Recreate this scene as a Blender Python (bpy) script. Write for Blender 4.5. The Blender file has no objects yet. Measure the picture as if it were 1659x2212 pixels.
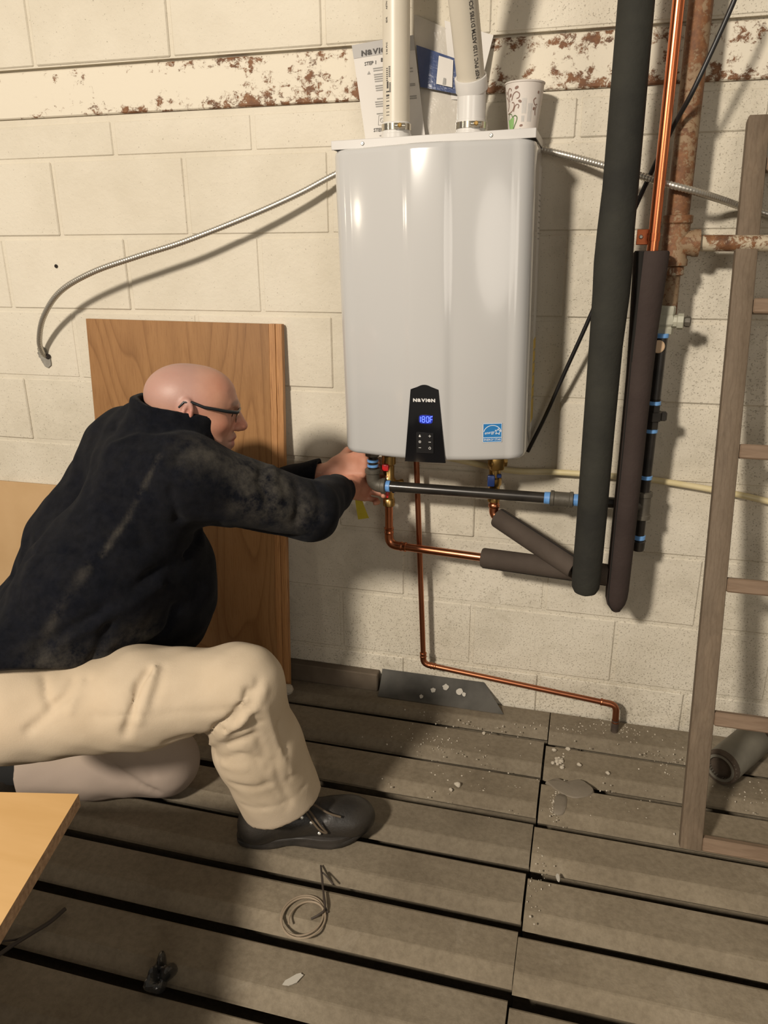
import bpy, bmesh, math, random
import numpy as np
from mathutils import Vector, Matrix

random.seed(7)
rng = np.random.default_rng(7)
SC = bpy.context.scene
COL = SC.collection

# ------------------------------------------------------------------ camera, light, exposure
cam_data = bpy.data.cameras.new('camera')
cam_data.sensor_fit = 'VERTICAL'
cam_data.sensor_height = 36.0
cam_data.lens = 36.0 * 1647.0 / 2212.0
cam_data.clip_start = 0.05
cam_obj = bpy.data.objects.new('camera', cam_data)
COL.objects.link(cam_obj)
_r = Vector((0.96635065, 0.25715779, -0.00602428))
_u = Vector((-0.07999821, 0.32271189, 0.94311045))
_f = Vector((-0.24447231, 0.91089346, -0.33242501))
_m = Matrix((_r, _u, -_f)).transposed().to_4x4()
_m.translation = Vector((0.09468698, -2.00917104, 1.31585055))
cam_obj.matrix_world = _m
SC.camera = cam_obj

world = bpy.data.worlds.new('dim_workshop')
SC.world = world
world.use_nodes = True
wb = world.node_tree.nodes['Background']
wb.inputs['Color'].default_value = (1.0, 0.90, 0.76, 1)
wb.inputs['Strength'].default_value = 0.21


def lamp(name, loc, target, power, size, color):
    d = bpy.data.lights.new(name, 'AREA')
    d.shape = 'DISK'
    d.size = size
    d.energy = power
    d.color = color
    o = bpy.data.objects.new(name, d)
    o.location = loc
    o.rotation_euler = (Vector(target) - Vector(loc)).to_track_quat('-Z', 'Y').to_euler()
    COL.objects.link(o)
    return o


lamp('workshop_lamp', (-1.6, -4.3, 3.0), (-0.3, 0, 0.9), 226, 0.42, (1.0, 0.90, 0.77))
lamp('fill_light', (2.4, -5.6, 1.7), (-0.4, 0, 0.8), 40, 2.2, (1.0, 0.90, 0.78))  # added soft fill that brightens the shadowed wall, not a fixture of the workshop
lamp('side_lamp', (-3.9, -2.9, 1.9), (-0.9, 0, 1.0), 7, 0.30, (1.0, 0.86, 0.68))

SC.view_settings.view_transform = 'Standard'
SC.view_settings.look = 'None'
SC.view_settings.gamma = 1.0
SC.view_settings.use_curve_mapping = False
SC.view_settings.exposure = 0.0

# ------------------------------------------------------------------ materials
MATS = {}


def _new(name):
    m = bpy.data.materials.new(name)
    m.use_nodes = True
    nt = m.node_tree
    b = nt.nodes['Principled BSDF']
    MATS[name] = m
    return m, nt, b


def N(nt, kind, **kw):
    n = nt.nodes.new(kind)
    for k, v in kw.items():
        if k in n.inputs:
            n.inputs[k].default_value = v
        else:
            setattr(n, k, v)
    return n


def ramp(nt, src, stops):
    r = nt.nodes.new('ShaderNodeValToRGB')
    el = r.color_ramp.elements
    while len(el) < len(stops):
        el.new(0.5)
    for e, (p, c) in zip(el, stops):
        e.position = p
        e.color = c if len(c) == 4 else (*c, 1)
    nt.links.new(src, r.inputs['Fac'])
    return r.outputs['Color']


def mix(nt, fac, a, b, blend='MIX'):
    m = nt.nodes.new('ShaderNodeMix')
    m.data_type = 'RGBA'
    m.blend_type = blend
    for sock, v in ((m.inputs[0], fac), (m.inputs[6], a), (m.inputs[7], b)):
        if isinstance(v, (int, float)):
            sock.default_value = v
        elif isinstance(v, (tuple, list)):
            sock.default_value = v if len(v) == 4 else (*v, 1)
        else:
            nt.links.new(v, sock)
    return m.outputs[2]


def coords(nt, kind='object', scale=(1, 1, 1)):
    if kind == 'world':
        src = nt.nodes.new('ShaderNodeNewGeometry').outputs['Position']
    else:
        src = nt.nodes.new('ShaderNodeTexCoord').outputs['Object']
    mp = nt.nodes.new('ShaderNodeMapping')
    mp.inputs['Scale'].default_value = scale
    nt.links.new(src, mp.inputs['Vector'])
    return mp.outputs['Vector']


def noise(nt, vec, scale, detail=4, rough=0.55, dist=0.0):
    n = nt.nodes.new('ShaderNodeTexNoise')
    n.inputs['Scale'].default_value = scale
    n.inputs['Detail'].default_value = detail
    n.inputs['Roughness'].default_value = rough
    n.inputs['Distortion'].default_value = dist
    nt.links.new(vec, n.inputs['Vector'])
    return n.outputs['Fac']


def bump(nt, b, height, strength, dist=0.01):
    n = nt.nodes.new('ShaderNodeBump')
    n.inputs['Strength'].default_value = strength
    n.inputs['Distance'].default_value = dist
    nt.links.new(height, n.inputs['Height'])
    nt.links.new(n.outputs['Normal'], b.inputs['Normal'])


def simple(name, c, rough=0.5, metal=0.0, c2=None, scale=8.0, detail=4, bmp=0.0, bscale=None,
           bdist=0.004, coat=0.0, spec=0.5, stretch=(1, 1, 1), lo=0.35, hi=0.65, emit=0.0):
    m, nt, b = _new(name)
    b.inputs['Roughness'].default_value = rough
    b.inputs['Metallic'].default_value = metal
    b.inputs['Coat Weight'].default_value = coat
    b.inputs['Coat Roughness'].default_value = 0.08
    b.inputs['Specular IOR Level'].default_value = spec
    if c2 is None:
        b.inputs['Base Color'].default_value = (*c, 1)
    else:
        v = coords(nt, 'object', stretch)
        nt.links.new(ramp(nt, noise(nt, v, scale, detail), [(lo, c), (hi, c2)]), b.inputs['Base Color'])
    if bmp:
        v = coords(nt, 'object', stretch)
        bump(nt, b, noise(nt, v, bscale or scale * 4, 5, 0.6), bmp, bdist)
    if emit:
        b.inputs['Emission Color'].default_value = (*c, 1)
        b.inputs['Emission Strength'].default_value = emit
    return m


def m_wall(name='painted_block'):
    m, nt, b = _new(name)
    w = coords(nt, 'world')
    big = noise(nt, w, 2.2, 5, 0.6)
    col = ramp(nt, big, [(0.3, (0.575, 0.52, 0.415)), (0.55, (0.665, 0.61, 0.505)), (0.75, (0.70, 0.65, 0.545))])
    # damp grey-brown soiling, heavier towards the floor and the top right of the wall
    sep = nt.nodes.new('ShaderNodeSeparateXYZ')
    nt.links.new(w, sep.inputs[0])
    low = N(nt, 'ShaderNodeMapRange')
    for k, v in (('From Min', 1.2), ('From Max', 0.0), ('To Min', 0.0), ('To Max', 1.0)):
        low.inputs[k].default_value = v
    nt.links.new(sep.outputs['Z'], low.inputs['Value'])
    right = N(nt, 'ShaderNodeMapRange')
    for k, v in (('From Min', -0.7), ('From Max', 0.5), ('To Min', 0.0), ('To Max', 0.8)):
        right.inputs[k].default_value = v
    nt.links.new(sep.outputs['X'], right.inputs['Value'])
    mx = N(nt, 'ShaderNodeMath', operation='MAXIMUM')
    nt.links.new(low.outputs[0], mx.inputs[0])
    nt.links.new(right.outputs[0], mx.inputs[1])
    st = ramp(nt, noise(nt, w, 6.5, 8, 0.72, 0.6), [(0.50, (0, 0, 0)), (0.72, (1, 1, 1))])
    f = N(nt, 'ShaderNodeMath', operation='MULTIPLY')
    nt.links.new(st, f.inputs[0])
    nt.links.new(mx.outputs[0], f.inputs[1])
    f2 = N(nt, 'ShaderNodeMath', operation='MULTIPLY')
    nt.links.new(f.outputs[0], f2.inputs[0])
    f2.inputs[1].default_value = 0.62
    col = mix(nt, f2.outputs[0], col, (0.36, 0.32, 0.24))
    # pin holes of the block face
    ws = coords(nt, 'world', (1, 1, 1.15))
    pits_n = noise(nt, ws, 230, 2.0, 0.55)
    thr = N(nt, 'ShaderNodeMapRange')
    for k, v in (('From Min', 0), ('From Max', 1), ('To Min', -0.040), ('To Max', 0.080)):
        thr.inputs[k].default_value = v
    nt.links.new(mx.outputs[0], thr.inputs['Value'])
    add = N(nt, 'ShaderNodeMath', operation='ADD')
    nt.links.new(pits_n, add.inputs[0])
    nt.links.new(thr.outputs[0], add.inputs[1])
    pits = ramp(nt, add.outputs[0], [(0.66, (0, 0, 0)), (0.72, (1, 1, 1))])
    pf = N(nt, 'ShaderNodeMath', operation='MULTIPLY')
    nt.links.new(pits, pf.inputs[0])
    pf.inputs[1].default_value = 0.55
    col = mix(nt, pf.outputs[0], col, (0.20, 0.17, 0.12))
    # per-block shade
    oi = nt.nodes.new('ShaderNodeObjectInfo')
    rv = ramp(nt, oi.outputs['Random'], [(0, (0.95, 0.95, 0.94)), (1, (1, 1, 1))])
    col = mix(nt, 1.0, col, rv, 'MULTIPLY')
    nt.links.new(col, b.inputs['Base Color'])
    b.inputs['Roughness'].default_value = 0.62
    b.inputs['Specular IOR Level'].default_value = 0.25
    h = mix(nt, 0.5, noise(nt, w, 60, 5, 0.65), noise(nt, w, 9, 4, 0.6))
    h = mix(nt, pf.outputs[0], h, (0, 0, 0))
    bump(nt, b, h, 0.5, 0.007)
    return m


def m_rusty(name, paint, amount, scale=14.0, band=None, stretch=(1, 1, 1)):
    m, nt, b = _new(name)
    v = coords(nt, 'world', stretch)
    n1 = noise(nt, v, scale, 8, 0.78, 0.3)
    n2 = noise(nt, v, scale * 0.22, 3, 0.5)
    a = N(nt, 'ShaderNodeMath', operation='MULTIPLY_ADD')
    nt.links.new(n2, a.inputs[0])
    a.inputs[1].default_value = 0.55
    nt.links.new(n1, a.inputs[2])
    src = a.outputs[0]
    if band:
        sep = nt.nodes.new('ShaderNodeSeparateXYZ')
        nt.links.new(nt.nodes.new('ShaderNodeNewGeometry').outputs['Position'], sep.inputs[0])
        zr = N(nt, 'ShaderNodeMapRange')
        zr.inputs['From Min'].default_value = band[0]
        zr.inputs['From Max'].default_value = band[1]
        nt.links.new(sep.outputs['Z'], zr.inputs['Value'])
        wv = ramp(nt, zr.outputs[0], [(0.0, (0.14,) * 3), (0.2, (0.08,) * 3), (0.40, (0.0,) * 3), (0.62, (0.0,) * 3), (0.85, (0.07,) * 3), (1.0, (0.06,) * 3)])
        a2 = N(nt, 'ShaderNodeMath', operation='ADD')
        nt.links.new(src, a2.inputs[0])
        nt.links.new(wv, a2.inputs[1])
        src = a2.outputs[0]
        # little rust at the far left
        xr = N(nt, 'ShaderNodeMapRange')
        for k, q in (('From Min', -1.60), ('From Max', -0.80), ('To Min', -0.16), ('To Max', 0.0)):
            xr.inputs[k].default_value = q
        nt.links.new(sep.outputs['X'], xr.inputs['Value'])
        a3 = N(nt, 'ShaderNodeMath', operation='ADD')
        nt.links.new(src, a3.inputs[0])
        nt.links.new(xr.outputs[0], a3.inputs[1])
        src = a3.outputs[0]
    t = 0.9 - amount
    fac = ramp(nt, src, [(t, (0, 0, 0)), (t + 0.07, (1, 1, 1))])
    rust = ramp(nt, noise(nt, v, 40, 5, 0.7), [(0.3, (0.085, 0.036, 0.016)), (0.55, (0.19, 0.080, 0.030)), (0.75, (0.28, 0.145, 0.065))])
    nt.links.new(mix(nt, fac, paint, rust), b.inputs['Base Color'])
    b.inputs['Roughness'].default_value = 0.7
    bump(nt, b, mix(nt, 0.4, fac, noise(nt, v, 70, 4)), 0.3, 0.004)
    return m


def m_wood(name, c1, c2, c3, scale, axis_stretch, rough=0.45, dist=3.0, coat=0.0, band=0.5):
    m, nt, b = _new(name)
    v = coords(nt, 'object', axis_stretch)
    n1 = noise(nt, v, scale, 6, 0.6, dist)
    wv = nt.nodes.new('ShaderNodeTexWave')
    wv.inputs['Scale'].default_value = scale * 1.3
    wv.inputs['Distortion'].default_value = 9.0
    wv.inputs['Detail'].default_value = 3.0
    wv.inputs['Detail Scale'].default_value = 1.2
    nt.links.new(v, wv.inputs['Vector'])
    base = ramp(nt, n1, [(0.25, c1), (0.55, c2), (0.8, c3)])
    lines = ramp(nt, wv.outputs['Fac'], [(0.0, (0.58, 0.5, 0.42)), (0.28, (1, 1, 1)), (1.0, (1, 1, 1))])
    fine = ramp(nt, noise(nt, coords(nt, 'object', tuple(s * 6 for s in axis_stretch[:2]) + (axis_stretch[2] * 2,)), scale * 2, 3), [(0.3, (0.85, 0.83, 0.8)), (0.6, (1, 1, 1))])
    col = mix(nt, band, base, lines, 'MULTIPLY')
    col = mix(nt, 0.7, col, fine, 'MULTIPLY')
    nt.links.new(col, b.inputs['Base Color'])
    b.inputs['Roughness'].default_value = rough
    b.inputs['Coat Weight'].default_value = coat
    bump(nt, b, n1, 0.06, 0.003)
    return m


def m_oak():
    m, nt, b = _new('oak_veneer')
    v = coords(nt, 'object', (1.0, 1.0, 0.20))
    big = noise(nt, v, 2.6, 2, 0.45, 0.2)
    k = N(nt, 'ShaderNodeMath', operation='MULTIPLY')
    nt.links.new(big, k.inputs[0])
    k.inputs[1].default_value = 30.0
    fr = N(nt, 'ShaderNodeMath', operation='FRACT')
    nt.links.new(k.outputs[0], fr.inputs[0])
    rings = ramp(nt, fr.outputs[0], [(0.0, (0.60, 0.52, 0.42)), (0.10, (0.80, 0.75, 0.68)), (0.45, (1, 1, 1)), (0.92, (0.97, 0.95, 0.92)), (1.0, (0.60, 0.52, 0.42))])
    tone = ramp(nt, noise(nt, v, 5.0, 4, 0.6, 0.6), [(0.3, (0.265, 0.130, 0.046)), (0.55, (0.325, 0.166, 0.062)), (0.8, (0.365, 0.195, 0.080))])
    pores = ramp(nt, noise(nt, coords(nt, 'object', (60, 60, 3.0)), 4.0, 4, 0.7), [(0.32, (0.72, 0.66, 0.58)), (0.52, (1, 1, 1))])
    col = mix(nt, 0.62, tone, rings, 'MULTIPLY')
    col = mix(nt, 0.55, col, pores, 'MULTIPLY')
    nt.links.new(col, b.inputs['Base Color'])
    b.inputs['Roughness'].default_value = 0.42
    b.inputs['Coat Weight'].default_value = 0.15
    bump(nt, b, pores, 0.06, 0.002)


def m_concrete():
    m, nt, b = _new('slat_concrete')
    v = coords(nt, 'world')
    big = noise(nt, v, 3.0, 6, 0.62)
    col = ramp(nt, big, [(0.28, (0.165, 0.134, 0.094)), (0.5, (0.222, 0.184, 0.131)), (0.72, (0.275, 0.232, 0.170))])
    sp = ramp(nt, noise(nt, v, 70, 5, 0.7), [(0.35, (0.80, 0.79, 0.78)), (0.6, (1, 1, 1))])
    col = mix(nt, 1.0, col, sp, 'MULTIPLY')
    pale = ramp(nt, noise(nt, v, 7, 7, 0.7, 0.5), [(0.60, (0, 0, 0)), (0.78, (1, 1, 1))])
    pm = N(nt, 'ShaderNodeMath', operation='MULTIPLY')
    nt.links.new(pale, pm.inputs[0])
    pm.inputs[1].default_value = 0.55
    col = mix(nt, pm.outputs[0], col, (0.34, 0.30, 0.235))
    oi = nt.nodes.new('ShaderNodeObjectInfo')
    rv = ramp(nt, oi.outputs['Random'], [(0, (0.88, 0.88, 0.88)), (1, (1.08, 1.07, 1.05))])
    col = mix(nt, 1.0, col, rv, 'MULTIPLY')
    nt.links.new(col, b.inputs['Base Color'])
    b.inputs['Roughness'].default_value = 0.8
    b.inputs['Specular IOR Level'].default_value = 0.25
    bump(nt, b, mix(nt, 0.4, noise(nt, v, 110, 5, 0.7), noise(nt, v, 14, 5, 0.6)), 0.4, 0.004)
    return m


m_wall()
m_wall('mortar')
m_concrete()
m_rusty('rusty_steel', (0.68, 0.62, 0.505), 0.060, 52.0, band=(1.645, 1.757), stretch=(0.8, 1, 1))
m_rusty('rusty_pipe', (0.26, 0.175, 0.10), 0.21, 60.0)
m_rusty('part_rusty_pipe', (0.46, 0.39, 0.28), 0.15, 45.0)
m_oak()
m_wood('oak_edge', (0.36, 0.17, 0.06), (0.48, 0.24, 0.09), (0.55, 0.29, 0.12), 9.0, (6, 6, 0.25), 0.5, 0.5, 0.0, 0.8)
m_wood('old_ladder_wood', (0.12, 0.086, 0.055), (0.16, 0.117, 0.078), (0.205, 0.150, 0.100), 6.0, (4, 4, 0.35), 0.75, 1.0, 0.0, 0.25)
m_wood('rung_wood', (0.17, 0.113, 0.072), (0.225, 0.153, 0.10), (0.275, 0.19, 0.126), 6.0, (0.35, 4, 4), 0.75, 1.0, 0.0, 0.25)
simple('hardboard', (0.47, 0.30, 0.145), 0.6, c2=(0.53, 0.35, 0.18), scale=5, bmp=0.05)
simple('laminate', (0.60, 0.36, 0.14), 0.42, c2=(0.66, 0.41, 0.175), scale=3, stretch=(1, 6, 1))
simple('particle_core', (0.26, 0.155, 0.085), 0.9, c2=(0.46, 0.30, 0.18), scale=120, bmp=0.6, bscale=140, lo=0.3, hi=0.7)
simple('black_pit', (0.012, 0.009, 0.007), 1.0, c2=(0.03, 0.022, 0.016), scale=14)

simple('bare_cement', (0.33, 0.31, 0.27), 0.95, c2=(0.20, 0.185, 0.155), scale=40, bmp=0.8, bscale=90)
simple('enamel_white', (0.505, 0.50, 0.49), 0.16, coat=0.35)
simple('plate_white', (0.52, 0.50, 0.475), 0.35)
simple('casing_white', (0.45, 0.43, 0.40), 0.35)
simple('panel_black', (0.006, 0.006, 0.007), 0.06, coat=0.6)
simple('button_pad_black', (0.010, 0.010, 0.011), 0.25)
simple('display_blue', (0.06, 0.10, 1.0), 0.4, emit=3.5)
simple('display_glow', (0.006, 0.010, 0.10), 0.3, emit=2.2)
simple('print_silver', (0.70, 0.69, 0.67), 0.4)
simple('print_dark', (0.06, 0.055, 0.05), 0.6)
simple('print_grey', (0.30, 0.29, 0.27), 0.7)
simple('print_blue', (0.012, 0.175, 0.46), 0.45)
simple('print_white', (0.82, 0.84, 0.85), 0.5)
simple('label_yellow', (0.60, 0.42, 0.07), 0.5)
simple('label_grey', (0.55, 0.54, 0.52), 0.5)
simple('pvc', (0.58, 0.53, 0.435), 0.38, c2=(0.62, 0.57, 0.475), scale=6)
simple('pvc_fitting', (0.64, 0.62, 0.59), 0.22, coat=0.2)
simple('steel_bright', (0.62, 0.58, 0.50), 0.18, 1.0)
simple('zinc', (0.52, 0.50, 0.45), 0.35, 1.0)
simple('conduit_steel', (0.56, 0.53, 0.47), 0.38, 0.85)
simple('paper', (0.62, 0.59, 0.55), 0.7)
simple('paper_grey', (0.40, 0.385, 0.37), 0.6)
simple('bag_film', (0.50, 0.465, 0.405), 0.22, coat=0.4, c2=(0.57, 0.53, 0.47), scale=10, bmp=0.5, bscale=12, bdist=0.01)
simple('bag_blue', (0.030, 0.050, 0.135), 0.25, coat=0.5, c2=(0.050, 0.075, 0.175), scale=9, bmp=0.4, bscale=12, bdist=0.01)
simple('cup_paper', (0.62, 0.57, 0.52), 0.6)
simple('cup_brown', (0.22, 0.13, 0.10), 0.6)
simple('cup_green', (0.23, 0.42, 0.15), 0.6)
simple('cup_dark_green', (0.09, 0.15, 0.05), 0.6)
simple('cup_teal', (0.30, 0.45, 0.46), 0.6)
simple('foam_grey', (0.020, 0.0195, 0.0165), 0.85, c2=(0.034, 0.033, 0.026), scale=7, bmp=0.35, bscale=60, spec=0.3)
simple('foam_brown', (0.036, 0.024, 0.021), 0.85, c2=(0.050, 0.035, 0.030), scale=6, bmp=0.35, bscale=70, spec=0.3)
simple('foam_taupe', (0.060, 0.045, 0.035), 0.85, c2=(0.085, 0.065, 0.051), scale=7, bmp=0.3, bscale=60, spec=0.3)
simple('foam_slit', (0.012, 0.010, 0.008), 1.0)
simple('copper_new', (0.84, 0.27, 0.115), 0.24, 1.0, c2=(0.72, 0.205, 0.085), scale=6, stretch=(1, 1, 0.2))
simple('copper', (0.62, 0.25, 0.13), 0.30, 1.0, c2=(0.44, 0.15, 0.07), scale=7)
simple('copper_dull', (0.44, 0.17, 0.085), 0.36, 1.0, c2=(0.33, 0.115, 0.058), scale=7)
simple('brass', (0.55, 0.36, 0.13), 0.32, 1.0, c2=(0.38, 0.235, 0.08), scale=30)
simple('black_iron', (0.020, 0.018, 0.016), 0.30, 0.3, c2=(0.038, 0.033, 0.028), scale=18, coat=0.15)
simple('cast_iron', (0.085, 0.075, 0.058), 0.55, 0.3, c2=(0.13, 0.115, 0.09), scale=25, bmp=0.2)
simple('tape_blue', (0.10, 0.27, 0.60), 0.45, c2=(0.16, 0.36, 0.70), scale=60)
simple('handle_red', (0.55, 0.018, 0.022), 0.3)
simple('handle_blue', (0.012, 0.03, 0.12), 0.35)
simple('tag_yellow', (0.50, 0.40, 0.02), 0.55, c2=(0.60, 0.49, 0.05), scale=20)
simple('valve_paint', (0.47, 0.46, 0.37), 0.5, c2=(0.36, 0.35, 0.27), scale=25)
simple('disc_tan', (0.52, 0.36, 0.22), 0.6)
simple('yellow_tubing', (0.60, 0.50, 0.26), 0.4, c2=(0.66, 0.57, 0.36), scale=8)
simple('black_cable', (0.010, 0.009, 0.009), 0.4)
simple('dark_tape', (0.045, 0.032, 0.025), 0.6, c2=(0.075, 0.055, 0.04), scale=30)
simple('gutter_grey', (0.060, 0.057, 0.050), 0.8, c2=(0.10, 0.094, 0.082), scale=10, bmp=0.1, spec=0.2)
simple('splash_white', (0.46, 0.43, 0.37), 0.8)
simple('dusty_board', (0.085, 0.064, 0.043), 0.9, c2=(0.13, 0.10, 0.07), scale=10, bmp=0.3)
simple('gravel', (0.40, 0.35, 0.27), 0.9, c2=(0.56, 0.50, 0.41), scale=30, bmp=0.4)
simple('mud', (0.17, 0.142, 0.105), 0.85, c2=(0.205, 0.172, 0.130), scale=9, bmp=0.25, bscale=60)
simple('grey_pipe', (0.135, 0.124, 0.098), 0.6, c2=(0.18, 0.166, 0.132), scale=10, bmp=0.2)
simple('pipe_mud', (0.05, 0.035, 0.024), 0.95, c2=(0.09, 0.064, 0.044), scale=20, bmp=0.6)
simple('wire_tan', (0.30, 0.235, 0.165), 0.55)
simple('wire_dark', (0.045, 0.033, 0.024), 0.7)
simple('bin_plastic', (0.022, 0.021, 0.020), 0.22, coat=0.3, bmp=0.4, bscale=30)
simple('fleece', (0.0030, 0.0036, 0.0060), 1.0, c2=(0.0055, 0.0062, 0.0096), scale=60, bmp=0.28, bscale=520, spec=0.1)
simple('shoe_leather', (0.014, 0.012, 0.010), 0.45, c2=(0.028, 0.023, 0.018), scale=14, bmp=0.25, bscale=120)
simple('shoe_sole', (0.018, 0.016, 0.014), 0.5, c2=(0.04, 0.034, 0.029), scale=20)
simple('shoe_lining', (0.010, 0.010, 0.011), 0.6)
simple('lace', (0.10, 0.072, 0.045), 0.8)
simple('sock_black', (0.008, 0.008, 0.008), 0.95)
simple('glasses_frame', (0.010, 0.012, 0.014), 0.3)
simple('spare_steel', (0.05, 0.05, 0.05), 0.6)


def m_fleece():
    m = MATS['fleece']
    nt = m.node_tree
    b = nt.nodes['Principled BSDF']
    b.inputs['Sheen Weight'].default_value = 0.03
    b.inputs['Sheen Roughness'].default_value = 0.5
    src = b.inputs['Base Color'].links[0].from_socket
    v = coords(nt, 'object')
    dust = nt.nodes.new('ShaderNodeAttribute')
    dust.attribute_name = 'dust'
    n = ramp(nt, noise(nt, v, 22, 6, 0.7), [(0.38, (0, 0, 0)), (0.68, (1, 1, 1))])
    f = N(nt, 'ShaderNodeMath', operation='MULTIPLY')
    nt.links.new(n, f.inputs[0])
    nt.links.new(dust.outputs['Fac'], f.inputs[1])
    nt.links.new(mix(nt, f.outputs[0], src, (0.115, 0.102, 0.082)), b.inputs['Base Color'])


def m_khaki():
    m, nt, b = _new('khaki')
    v = coords(nt, 'object')
    col = ramp(nt, noise(nt, v, 5, 5, 0.6), [(0.3, (0.47, 0.375, 0.262)), (0.6, (0.535, 0.437, 0.318)), (0.8, (0.565, 0.468, 0.348))])
    grey = nt.nodes.new('ShaderNodeAttribute')
    grey.attribute_name = 'leg_shade'
    col = mix(nt, grey.outputs['Fac'], col, (0.30, 0.240, 0.205))  # painted shade greys the khaki
    nt.links.new(col, b.inputs['Base Color'])
    b.inputs['Roughness'].default_value = 0.85
    b.inputs['Specular IOR Level'].default_value = 0.2
    bump(nt, b, mix(nt, 0.35, noise(nt, v, 26, 5, 0.6, 0.8), noise(nt, v, 420, 2)), 0.12, 0.006)


def m_skin():
    m, nt, b = _new('skin')
    v = coords(nt, 'object')
    col = ramp(nt, noise(nt, v, 24, 5, 0.6), [(0.3, (0.50, 0.255, 0.165)), (0.7, (0.58, 0.32, 0.215))])
    for attr, c, k in (('flush', (0.50, 0.135, 0.085), 1.0), ('stubble', (0.36, 0.215, 0.185), 1.0), ('lip', (0.42, 0.12, 0.10), 1.0), ('brow', (0.16, 0.10, 0.075), 1.0)):
        a = nt.nodes.new('ShaderNodeAttribute')
        a.attribute_name = attr
        col = mix(nt, a.outputs['Fac'], col, c)
    nt.links.new(col, b.inputs['Base Color'])
    b.inputs['Roughness'].default_value = 0.50
    b.inputs['Subsurface Weight'].default_value = 0.06
    b.inputs['Subsurface Radius'].default_value = (0.008, 0.003, 0.0015)
    bump(nt, b, noise(nt, v, 160, 4, 0.6), 0.12, 0.002)


def m_lens():
    m, nt, b = _new('lens_glass')
    b.inputs['Base Color'].default_value = (0.95, 0.97, 0.97, 1)
    b.inputs['Transmission Weight'].default_value = 1.0
    b.inputs['Roughness'].default_value = 0.02
    b.inputs['IOR'].default_value = 1.3


m_fleece()
m_khaki()
m_skin()
m_lens()

# ------------------------------------------------------------------ object helpers
WLOC = {}


def link(o, parent=None, loc=None):
    COL.objects.link(o)
    loc = Vector(loc if loc is not None else (0, 0, 0))
    o.location = loc
    WLOC[o.name] = loc
    if parent is not None:
        o.parent = parent
        o.matrix_parent_inverse = Matrix.Translation(-WLOC[parent.name])
    return o


def tag(o, label=None, cat=None, group=None, kind=None):
    if label:
        o['label'] = label
    if cat:
        o['category'] = cat
    if group:
        o['group'] = group
    if kind:
        o['kind'] = kind
    return o


def thing(name, loc, label, cat, group=None):
    o = bpy.data.objects.new(name, None)
    o.empty_display_size = 0.05
    link(o, None, loc)
    return tag(o, label, cat, group)


def finish(name, me, mat, parent=None, smooth=False, angle=None):
    n = len(me.vertices)
    co = np.empty(n * 3, dtype=np.float32)
    me.vertices.foreach_get('co', co)
    co = co.reshape(-1, 3)
    lo, hi = co.min(0), co.max(0)
    base = np.array([(lo[0] + hi[0]) / 2, (lo[1] + hi[1]) / 2, lo[2]], dtype=np.float32)
    me.vertices.foreach_set('co', (co - base).ravel())
    for mt in (mat if isinstance(mat, (list, tuple)) else [mat]):
        me.materials.append(MATS[mt])
    if smooth:
        me.polygons.foreach_set('use_smooth', [True] * len(me.polygons))
        if angle:
            me.set_sharp_from_angle(angle=math.radians(angle))
    me.update()
    o = bpy.data.objects.new(name, me)
    return link(o, parent, [float(q) for q in base])


def bm_obj(name, bm, mat, parent=None, smooth=False, angle=40):
    bm.normal_update()
    me = bpy.data.meshes.new(name)
    bm.to_mesh(me)
    bm.free()
    return finish(name, me, mat, parent, smooth, angle if smooth else None)


def rotm(rx=0, ry=0, rz=0):
    return (Matrix.Rotation(rz, 4, 'Z') @ Matrix.Rotation(ry, 4, 'Y') @ Matrix.Rotation(rx, 4, 'X'))


def add_box(bm, c, s, bev=0.0, rot=None, seg=1, mi=0):
    t = bmesh.new()
    bmesh.ops.create_cube(t, size=1.0)
    for v in t.verts:
        v.co = Vector((v.co.x * s[0], v.co.y * s[1], v.co.z * s[2]))
    if bev > 0:
        bmesh.ops.bevel(t, geom=list(t.edges), offset=bev, segments=seg, affect='EDGES', profile=0.5)
    m = Matrix.Translation(Vector(c)) @ (rot if rot is not None else Matrix.Identity(4))
    merge(bm, t, m, mi)


def merge(bm, t, m, mi=0):
    vs = [bm.verts.new(m @ v.co) for v in t.verts]
    t.verts.index_update()
    for f in t.faces:
        try:
            nf = bm.faces.new([vs[v.index] for v in f.verts])
            nf.material_index = mi if mi else f.material_index
        except ValueError:
            pass
    t.free()


def frames(pts):
    pts = [Vector(p) for p in pts]
    T = []
    for i in range(len(pts)):
        a = pts[max(i - 1, 0)]
        b = pts[min(i + 1, len(pts) - 1)]
        d = (b - a)
        T.append(d.normalized() if d.length > 1e-9 else Vector((0, 0, 1)))
    up = Vector((0, 0, 1)) if abs(T[0].z) < 0.9 else Vector((0, 1, 0))
    n = (up - T[0] * up.dot(T[0])).normalized()
    out = []
    for i, t in enumerate(T):
        if i:
            q = T[i - 1].rotation_difference(t)
            n = (q @ n)
            n = (n - t * n.dot(t)).normalized()
        out.append((pts[i], t, n, t.cross(n)))
    return out


def add_tube(bm, pts, r, seg=12, cap=True, mi=0):
    fr = frames(pts)
    rr = r if isinstance(r, (list, tuple)) else [r] * len(fr)
    rings = []
    for (p, t, n, b), q in zip(fr, rr):
        rings.append([bm.verts.new(p + n * (q * math.cos(2 * math.pi * k / seg)) + b * (q * math.sin(2 * math.pi * k / seg))) for k in range(seg)])
    for a, c in zip(rings[:-1], rings[1:]):
        for k in range(seg):
            f = bm.faces.new((a[k], a[(k + 1) % seg], c[(k + 1) % seg], c[k]))
            f.material_index = mi
    if cap:
        for f in (bm.faces.new(list(reversed(rings[0]))), bm.faces.new(rings[-1])):
            f.material_index = mi


def tube(name, pts, r, mat, parent=None, seg=14, cap=True):
    bm = bmesh.new()
    add_tube(bm, pts, r, seg, cap)
    return bm_obj(name, bm, mat, parent, True, 50)


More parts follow.
